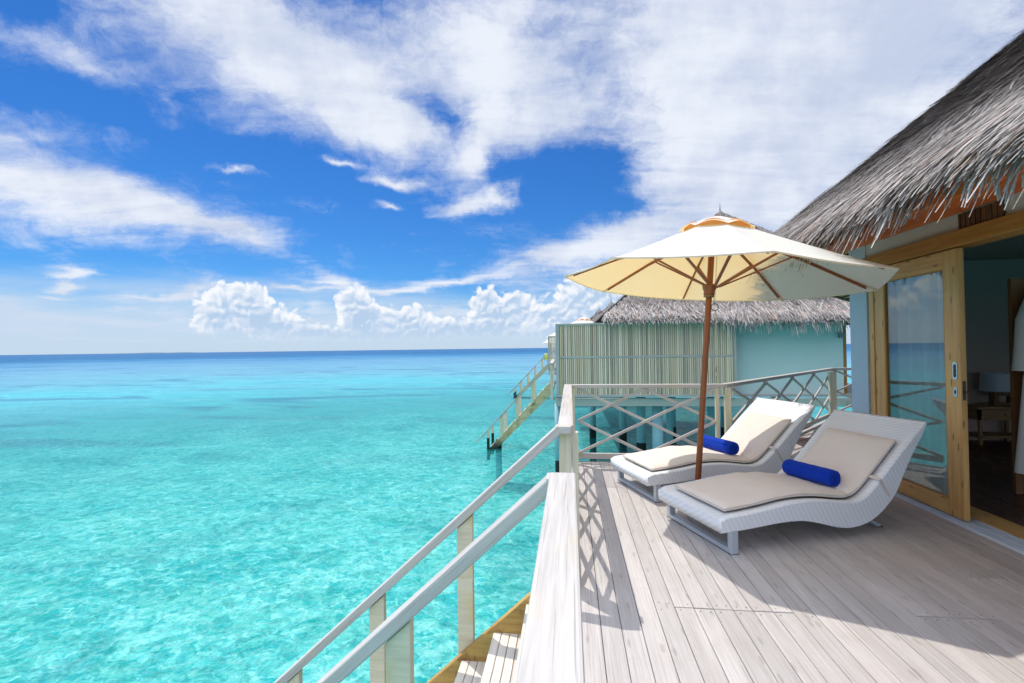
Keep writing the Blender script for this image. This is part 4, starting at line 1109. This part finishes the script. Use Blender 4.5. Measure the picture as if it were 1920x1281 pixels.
# sliding door leaf
DY0, DY1 = 4.385, 5.495
m = MB()
m.box(WX-.002, WX+.045, DY0, DY0+.165, .03, 2.285); m.box(WX-.002, WX+.045, DY1-.15, DY1, .03, 2.285)
m.box(WX-.001, WX+.044, DY0+.165, DY1-.15, .03, .165); m.box(WX-.001, WX+.044, DY0+.165, DY1-.15, 2.135, 2.285)
door = part(m, 'sliding_door', 'doorwood', bevel=.004)
m = MB(); m.box(WX+.018, WX+.024, DY0+.16, DY1-.145, .16, 2.14); part(m, 'glass', 'glass', door)
m = MB()
for (y0, y1, z0, z1) in ((DY0+.165, DY0+.177, .165, 2.135), (DY1-.162, DY1-.15, .165, 2.135), (DY0+.177, DY1-.162, .165, .177), (DY0+.177, DY1-.162, 2.123, 2.135)): m.box(WX+.004, WX+.017, y0, y1, z0, z1)
part(m, 'glazing_bead', 'headwood', door)
def pill(mb, cy, cz, hw, hh, x0, x1):
    pts = []
    for k in range(24):
        t = 2*math.pi*k/24; pts.append(V(x0, cy+hw*math.cos(t), cz+(hh-hw)*(1 if math.sin(t) > 0 else -1)+hw*math.sin(t)))
    mb.prism(pts, (0, 0, 0), (x1-x0, 0, 0))
m = MB(); pill(m, DY0+.055, 1.262, .024, .075, WX-.007, WX-.002); part(m, 'pull_plate', 'steel', door)
m = MB(); pill(m, DY0+.055, 1.085, .021, .042, WX-.007, WX-.002); part(m, 'lock_plate', 'steel', door)
m = MB(); pill(m, DY0+.055, 1.262, .013, .055, WX-.009, WX-.007); part(m, 'finger_recess', 'darkmetal', door)
m = MB(); pill(m, DY0+.055, 1.085, .008, .018, WX-.009, WX-.007); part(m, 'keyhole', 'darkmetal', door)
m = MB(); m.box(WX+.01, WX+.033, DY0-.003, DY0, 1.02, 1.18); m.box(WX+.016, WX+.028, DY0-.02, DY0-.003, 1.08, 1.10); part(m, 'latch', 'darkmetal', door)
# slatted ventilator above the door
m = MB()
for i in range(17): yv = 3.95+i*.0243; m.box(WX-.012+.004*(i % 2), WX+.008, yv, yv+.017, 2.432, 2.552)
m.box(WX-.004, WX+.010, 3.94, 4.37, 2.448, 2.456); m.box(WX-.004, WX+.010, 3.94, 4.37, 2.535, 2.543)
part(m, 'ventilator', 'vent')
# curtain behind the glass
m = MB()
m.grid(lambda u, v: V(WX+.13+.030*math.sin(u*31)+.012*math.sin(u*73+v*2), 4.60+.92*u, .05+2.2*v), 90, 6)
o = tag(m.build('curtain', M['curtain']), 'sheer white curtain hanging in folds behind the sliding door glass', 'curtain')
m = MB(); m.tube([(WX+.13, 4.5, 2.27), (WX+.13, 5.5, 2.27)], .01, 8); r_ = m.build('curtain_rod', M['darkmetal'], o)
# bedside table
tb = thing('bedside_table', 'low wooden bedside table with drawer and shelf inside the open door', 'table', (6.15, 7.86, .016))
off = V(0, 0, 0)
m = MB(); m.box(-.36, .36, -.20, .20, .52, .555, along=0); m.build('table_top', M['tablewood'], tb, bevel=.004)
m = MB(); m.box(-.32, .32, -.18, .18, .36, .515, along=0); m.build('drawer_case', M['tablewood'], tb, bevel=.003)
m = MB(); m.box(-.30, .30, -.192, -.181, .375, .50, along=0); dr_ = m.build('drawer', M['tablewood'], tb, bevel=.003)
m = MB(); m.lathe([(.006, 0), (.012, .012), (.012, .018), (.004, .022)], 12, (0, -.192, .44), (0, -1, 0)); m.build('knob', M['darkmetal'], dr_)
m = MB(); m.box(-.33, .33, -.18, .18, .10, .135, along=0); m.build('shelf', M['tablewood'], tb, bevel=.003)
for sx in (-.32, .28):
    for sy in (-.18, .14): m = MB(); m.box(sx, sx+.04, sy, sy+.04, 0, .52); m.build('leg', M['tablewood'], tb, bevel=.003)
# lamp on it: open square wooden base, wide shade
lp = thing('table_lamp', 'table lamp with wide pale shade and open square wooden base, unlit', 'lamp', (6.28, 7.86, .571))
m = MB(); m.box(-.15, .15, -.05, .05, 0, .035, along=0); m.box(-.15, .15, -.05, .05, .14, .18, along=0); m.box(-.15, -.085, -.05, .05, .035, .14); m.box(.085, .15, -.05, .05, .035, .14); m.build('lamp_base', M['panelwood'], lp, bevel=.003)
m = MB(); m.lathe([(.012, .18), (.012, .24)], 10); m.build('stem', M['steel'], lp)
m = MB(); m.lathe([(.25, .21), (.235, .47)], 28, caps=False); m.lathe([(.244, .211), (.229, .469)], 28, caps=False); m.build('lamp_shade', M['shade'], lp)
# panel and robe near the right edge
m = MB(); m.box(4.285, 5.3, 5.24, 5.28, .016, 2.12); o = m.build('wardrobe_panel', M['panelwood'], bevel=.004); tag(o, 'upright brown wooden panel behind the hanging robe', 'panel')
rb = thing('hanging_robe', 'long white cotton robe with tied waist hanging by the brown panel', 'robe', (4.55, 5.08, 0))
prof = [(.02, 2.02, .03), (.10, 1.99, .05), (.22, 1.93, .07), (.27, 1.80, .08), (.26, 1.60, .085), (.245, 1.42, .08), (.255, 1.36, .082), (.30, 1.15, .095), (.33, .85, .10), (.36, .55, .11), (.39, .26, .12)]
m = MB(); nn = 48; bb = len(m.v)
for (w_, z_, dp) in prof:
    for k in range(nn):
        t = 2*math.pi*k/nn; wv = 1+.10*math.sin(7*t+z_*.7)*min(1, (2.0-z_)*.9)
        m.v.append(V(w_*math.cos(t)*(1+.02*math.sin(5*t)), dp*math.sin(t)*wv, z_))
for i in range(len(prof)-1):
    for k in range(nn): l = (k+1) % nn; m.face((i*nn+k, i*nn+l, (i+1)*nn+l, (i+1)*nn+k), ((0, 0),)*4, True)
m.build('robe_body', M['robe'], rb)
for sg in (-1, 1):
    m = MB(); m.tube([(sg*.20, 0, 1.90), (sg*.275, -.01, 1.70), (sg*.29, -.015, 1.45), (sg*.30, -.02, 1.22)], [.07, .08, .085, .10], 12, caps=False); m.build('sleeve', M['robe'], rb)
m = MB(); m.tube([V(.262*math.cos(t), .09*math.sin(t), 1.385) for t in np.linspace(0, 2*math.pi, 33)[:-1]], .014, 8, closed=True); m.build('belt', M['vent'], rb)
m = MB(); m.tube([(-.2, 0, 1.97), (0, 0, 2.05), (.2, 0, 1.97)], .009, 8); m.tube([(0, 0, 2.05), (0, 0, 2.10), (.02, .05, 2.13), (.01, .15, 2.12)], .004, 6); m.build('hanger', M['darkmetal'], rb)

# ---- the neighbouring villa
VN = thing('thatched_villa', 'turquoise-walled thatched villa on stilts across the water, behind the slatted screen', 'villa', (5.0, 19.0, 0)); VO2 = VN.location.copy()
def partn(mb, name, m, parent=None, **k): return mb.build(name, M[m] if isinstance(m, str) else m, parent or VN, off=VO2, **k)
def sh2(b): return b-np.array(VO2)
EZ = 2.42
Q = [(1.0, 15.02, EZ), (11.3, 15.02, EZ), (11.3, 25.2, EZ), (1.0, 25.2, EZ)]; AP = (6.12, 20.3, 6.95)
rf = roof_shell('roof', [tuple(Vector(p)-VO2) for p in Q], tuple(Vector(AP)-VO2), .16, VN, M['thatchbase'])
b, d, nr, ln, w, lf, s, _ = thatch_face(Q[0], Q[1], AP, 26000, .42, .026, None, lambda b: (b[:, 0] < 9.4), lift=.05, course=.16, rnd=.2)
strips('thatch', M['thatch'], rf, sh2(b), d, nr, ln, w, lf, np.zeros(len(s)), np.clip(.34+.30*RNG.random(len(s))+.12*np.exp(-s/.6), 0, 1), 2)
b, d, nr, ln, w, lf, s, _ = thatch_face(Q[3], Q[0], AP, 9000, .45, .035, None, None, lift=.05, course=.16, rnd=.2)
strips('thatch', M['thatch'], rf, sh2(b), d, nr, ln, w, lf, np.zeros(len(s)), np.clip(.26+.30*RNG.random(len(s)), 0, 1), 2)
b, d, nr, ln, w, lf, dr, s = fringe(Q[0], (9.6, 15.02, EZ), AP, 9000, .38, .026, .42, .25, .06, .10)
keepf = (b[:, 0] > 5.0) | (RNG.random(len(b)) < .75); dr = dr*np.where(b[:, 0] > 4.2, 1.4, .7)
strips('fringe', M['thatch'], rf, sh2(b)[keepf], d[keepf], nr[keepf], (ln*np.where(b[:, 0] > 4.0, 1.0, .72))[keepf], w[keepf], lf[keepf], dr[keepf], np.clip(.72+.28*RNG.random(len(b)), 0, 1)[keepf], 4)
m = MB(); a0 = AP
m.lathe([(.44, -.50), (.40, -.40), (.27, -.22), (.15, -.08), (.05, 0), (.025, .06), (.012, .2), (.004, .38)], 20, AP); partn(m, 'finial', 'thatchcap', rf)
m = MB(); m.box(4.92, 8.13, 15.5, 15.66, -.05, 2.55); m.box(8.0, 8.13, 15.66, 23, -.05, 2.55); m.box(4.92, 5.05, 15.66, 23, -.05, 2.55); m.box(5.05, 8.0, 22.8, 23, -.05, 2.55); partn(m, 'wall', 'wallteal')
m = MB(); m.box(8.20, 8.34, 15.72, 15.86, -.05, 2.6); partn(m, 'door_post', 'headwood')
m = MB(); m.box(-.47, 10.5, 15.25, 27, -.06, -.004); m.box(1.2, 12.5, 27, 40, -.3, -.004); partn(m, 'terrace', 'screenframe')  # rear stretch of the terrace is unseen, added to shade the water below
m = MB(); m.box(-.47, 10.5, 15.10, 15.245, -.33, -.085, along=0); m.box(-.47, 10.5, 19.0, 19.2, -.36, -.065, along=0); m.box(-.47, 10.5, 23.0, 23.2, -.36, -.065, along=0); m.box(-.47, -.33, 15.26, 18.98, -.33, -.065); partn(m, 'beam', 'beam', bevel=.01)
for (x, y, r) in ((-.42, 15.9, .12), (2.72, 15.75, .165), (5.8, 15.8, .165), (8.9, 15.8, .165), (2.66, 19.0, .175), (3.75, 19.1, .13), (5.28, 19.0, .15), (7.6, 19.0, .16), (-.3, 19.2, .15), (2.28, 21.9, .16), (4.6, 22.8, .16), (6.9, 22.8, .16), (1.0, 23.0, .15)):
    m = MB(); m.lathe([(r, WATER_Z+.55), (r, -.34)], 18, (x, y, 0)); st = partn(m, 'stilt', 'stilt')
    m = MB(); m.lathe([(r*1.0, WATER_Z-1.6), (r*1.06, WATER_Z+.1), (r*1.06, WATER_Z+.5), (r, WATER_Z+.56)], 18, (x, y, 0)); partn(m, 'algae_band', 'algae', st)
m = MB(); m.box(7.99, 8.11, 15.40, 15.5, 1.68, 1.86); m.box(8.115, 8.19, 15.42, 15.48, 1.74, 1.79)
partn(m, 'wall_light', 'thatchcap', bevel=.01)
# slatted screen
def slat_screen(label, x0, x1, y, z0, z1, zm, pitch=.060, group='slatted screens', rear=True):
    root = thing('slatted_screen', label, 'screen', (x0, y, 0), 0, group); o_ = root.location.copy()
    m = MB(); m.box(x0-.05, x1+.02, y-.05, y+.05, z1-.05, z1, along=0); m.box(x0-.05, x1+.02, y-.04, y+.05, z0-.07, z0, along=0); m.box(x0+.06, x1-.05, y-.022, y+.05, zm-.03, zm+.025, along=0)
    m.box(x0-.05, x0+.06, y-.048, y+.05, z0, z1-.052); m.box(x1-.05, x1+.02, y-.045, y+.045, z0, z1-.052)
    m.build('frame', M['screenframe'], root, bevel=.004, off=o_, seg=1)
    for za, zb in ((z0, zm-.032), (zm+.027, z1-.052)):
        m = MB(); x = x0+.075
        while x < x1-.06:
            dx = random.uniform(-.004, .004); dy = random.uniform(-.006, .006)
            m.box(x+dx, x+dx+pitch*.76, y-.012+dy, y+.014+dy, za, zb, along=2); x += pitch
        m.build('slat_panel', M['bamboo'], root, off=o_)
    if rear:
        m = MB(); m.box(x0+.06, x1-.05, y+.050, y+.062, z0, z1-.06, along=0); m.build('back_panel', M['screenback'], root, off=o_)
        m = MB()
        for zz in (.35, .95, 1.5, 2.05): m.box(x0+.06, x1-.05, y+.024, y+.048, zz, zz+.06, along=0)
        m.build('back_batten', M['under'], root, off=o_)
    return root
slat_screen('tall screen of upright weathered battens at the edge of the turquoise villa', -.40, 4.90, 15.05, .035, 2.245, 1.195)
railing('distant white railing leading from the slatted screen to the stairs of the turquoise villa', [(-.60, 15.3), (-.70, 20.0)], [((-.60, 15.5), (-.64, 17.6)), ((-.64, 17.7), (-.69, 19.8))], [(-.60, 15.36, .08, .08), (-.64, 17.65, .06, .06), (-.70, 19.9, .07, .07)], width=.12)
staircase('stairs of the turquoise villa, dark with algae at the water', (-.70, 20.08, 0), slope=1.07, run=2.86, post_step=.66, first=-.9, wood_='rail', tail=.5, string_='stringer_pale', pw=.065)
# outdoor tub under a cover, at the right end of that terrace
m = MB(); m.lathe([(.95, 0), (.95, .18), (.86, .32), (.6, .42), (.25, .46), (.0005, .465)], 28); o = m.build('covered_tub', M['tarp']); o.location = (9.25, 14.95, -.16); tag(o, 'rounded grey-blue cover seen between the end railing and the blue pillar', 'cover')
m = MB(); m.box(8.0, 10.5, 14.0, 15.08, -.33, -.165); o2 = m.build('ledge', M['beam'], VN); o2.location = -VO2

# ---- villas farther along the jetty
def far_villa(label, ap, half, ez):
    t = thing('thatched_villa', label, 'villa', (ap[0], ap[1], 0)); h = half
    c = [(-h, -h, ez), (h, -h, ez), (h, h, ez), (-h, h, ez)]
    r = roof_shell('roof', c, (0, 0, ap[2]), .2, t, M['thatchbase'])
    A1_, B1_ = c[0], c[1]; apx = (0, 0, ap[2])
    for A2, B2 in ((c[0], c[1]), (c[3], c[0])):
        b, d, nr, ln, w, lf, s, _ = thatch_face(A2, B2, apx, 5000, .6, .06, None, None, lift=.06, course=.25, rnd=.2)
        strips('thatch', M['thatch'], r, b, d, nr, ln, w, lf, np.zeros(len(s)), np.clip(.34+.32*RNG.random(len(s)), 0, 1), 1)
    m = MB(); m.lathe([(.6, -.5), (.55, -.3), (.3, .1), (.08, .3), (.03, .45), (.006, 1.1)], 14, apx); m.build('finial', M['thatchcap'], r)
    m = MB(); m.box(-h+1, h-1, -h+1, h-1, -.05, ez+.1); m.build('wall', M['wallteal'], t)
    m = MB(); m.box(-h, h, -h, h, -.3, -.052); m.build('terrace', M['beam'], t)
    for x in (-h+1, 0, h-1):
        for y in (-h+1, h-1):
            m = MB(); m.lathe([(.17, WATER_Z-1.6), (.17, -.3)], 12, (x, y, 0)); m.build('stilt', M['stilt'], t)
    return t
far_villa('far thatched villa whose roof tip shows left of the turquoise villa roof', (4.65, 55, 6.3), 5.0, 2.4)
far_villa('farthest thatched villa, only its small finial showing on the left roof edge', (4.55, 76, 7.2), 5.2, 2.5)
slat_screen('small distant batten screen left of the tall one', -1.60, 3.4, 36, .03, 2.38, 1.2, pitch=.07, rear=False)
m = MB(); m.box(-1.65, 3.4, 36.1, 46, -.3, -.02); tag(m.build('distant_terrace', M['beam']), 'distant wooden terrace under the small far screen', 'terrace')
staircase('most distant stairs, small and dark behind the stairs of the turquoise villa', (-1.90, 40.6, 0), slope=1.02, run=2.95, post_step=.62, first=-.5, tail=.5, string_='stringer_pale', pw=.065)
umbrella('white umbrella top with orange-lit vent peeking above the tall batten screen', (.60, 22.9, 0), (.02, 0), 1.385, 2.30, .53, .1, 'distant white umbrellas', full=False)
umbrella('distant white umbrella directly behind the small far screen', (-.75, 41.5, 0), (.0, 0), 1.35, 2.42, .52, .1, 'distant white umbrellas', full=False)
umbrella('tiny white umbrella edge left of the small far screen, upper of two', (-1.75, 60, 0), (.0, 0), 1.4, 2.40, .45, .1, 'distant white umbrellas', full=False)
umbrella('tiny white umbrella edge left of the small far screen, lower and longer of two', (-3.25, 80, 0), (.0, 0), 1.5, 2.32, .45, .1, 'distant white umbrellas', full=False)
for yy, xx in ((60, -1.75), (80, -3.25)):
    m = MB(); m.box(xx-1.0, xx+6, yy-3, yy+4, -.3, 0); tag(m.build('distant_terrace', M['beam']), 'far low terrace mostly hidden behind the batten screens' if yy == 60 else 'farthest low terrace hidden behind the batten screens', 'terrace')
# yellow-green garment over the top of the far stair rail
m = MB()
m.grid(lambda u, v: V(.30*(u-.5)*(1-.15*v), .05*math.sin(u*9)+.10*(1 if v < .5 else -1)*min(1, abs(v-.5)*6)*.5, .0-abs(v-.5)*1.15), 8, 12)
o = m.build('hanging_cloth', M['yellowcloth']); o.location = (-2.03, 40.55, 1.03); tag(o, 'small yellow-green cloth over the top of the most distant stair rail', 'cloth')
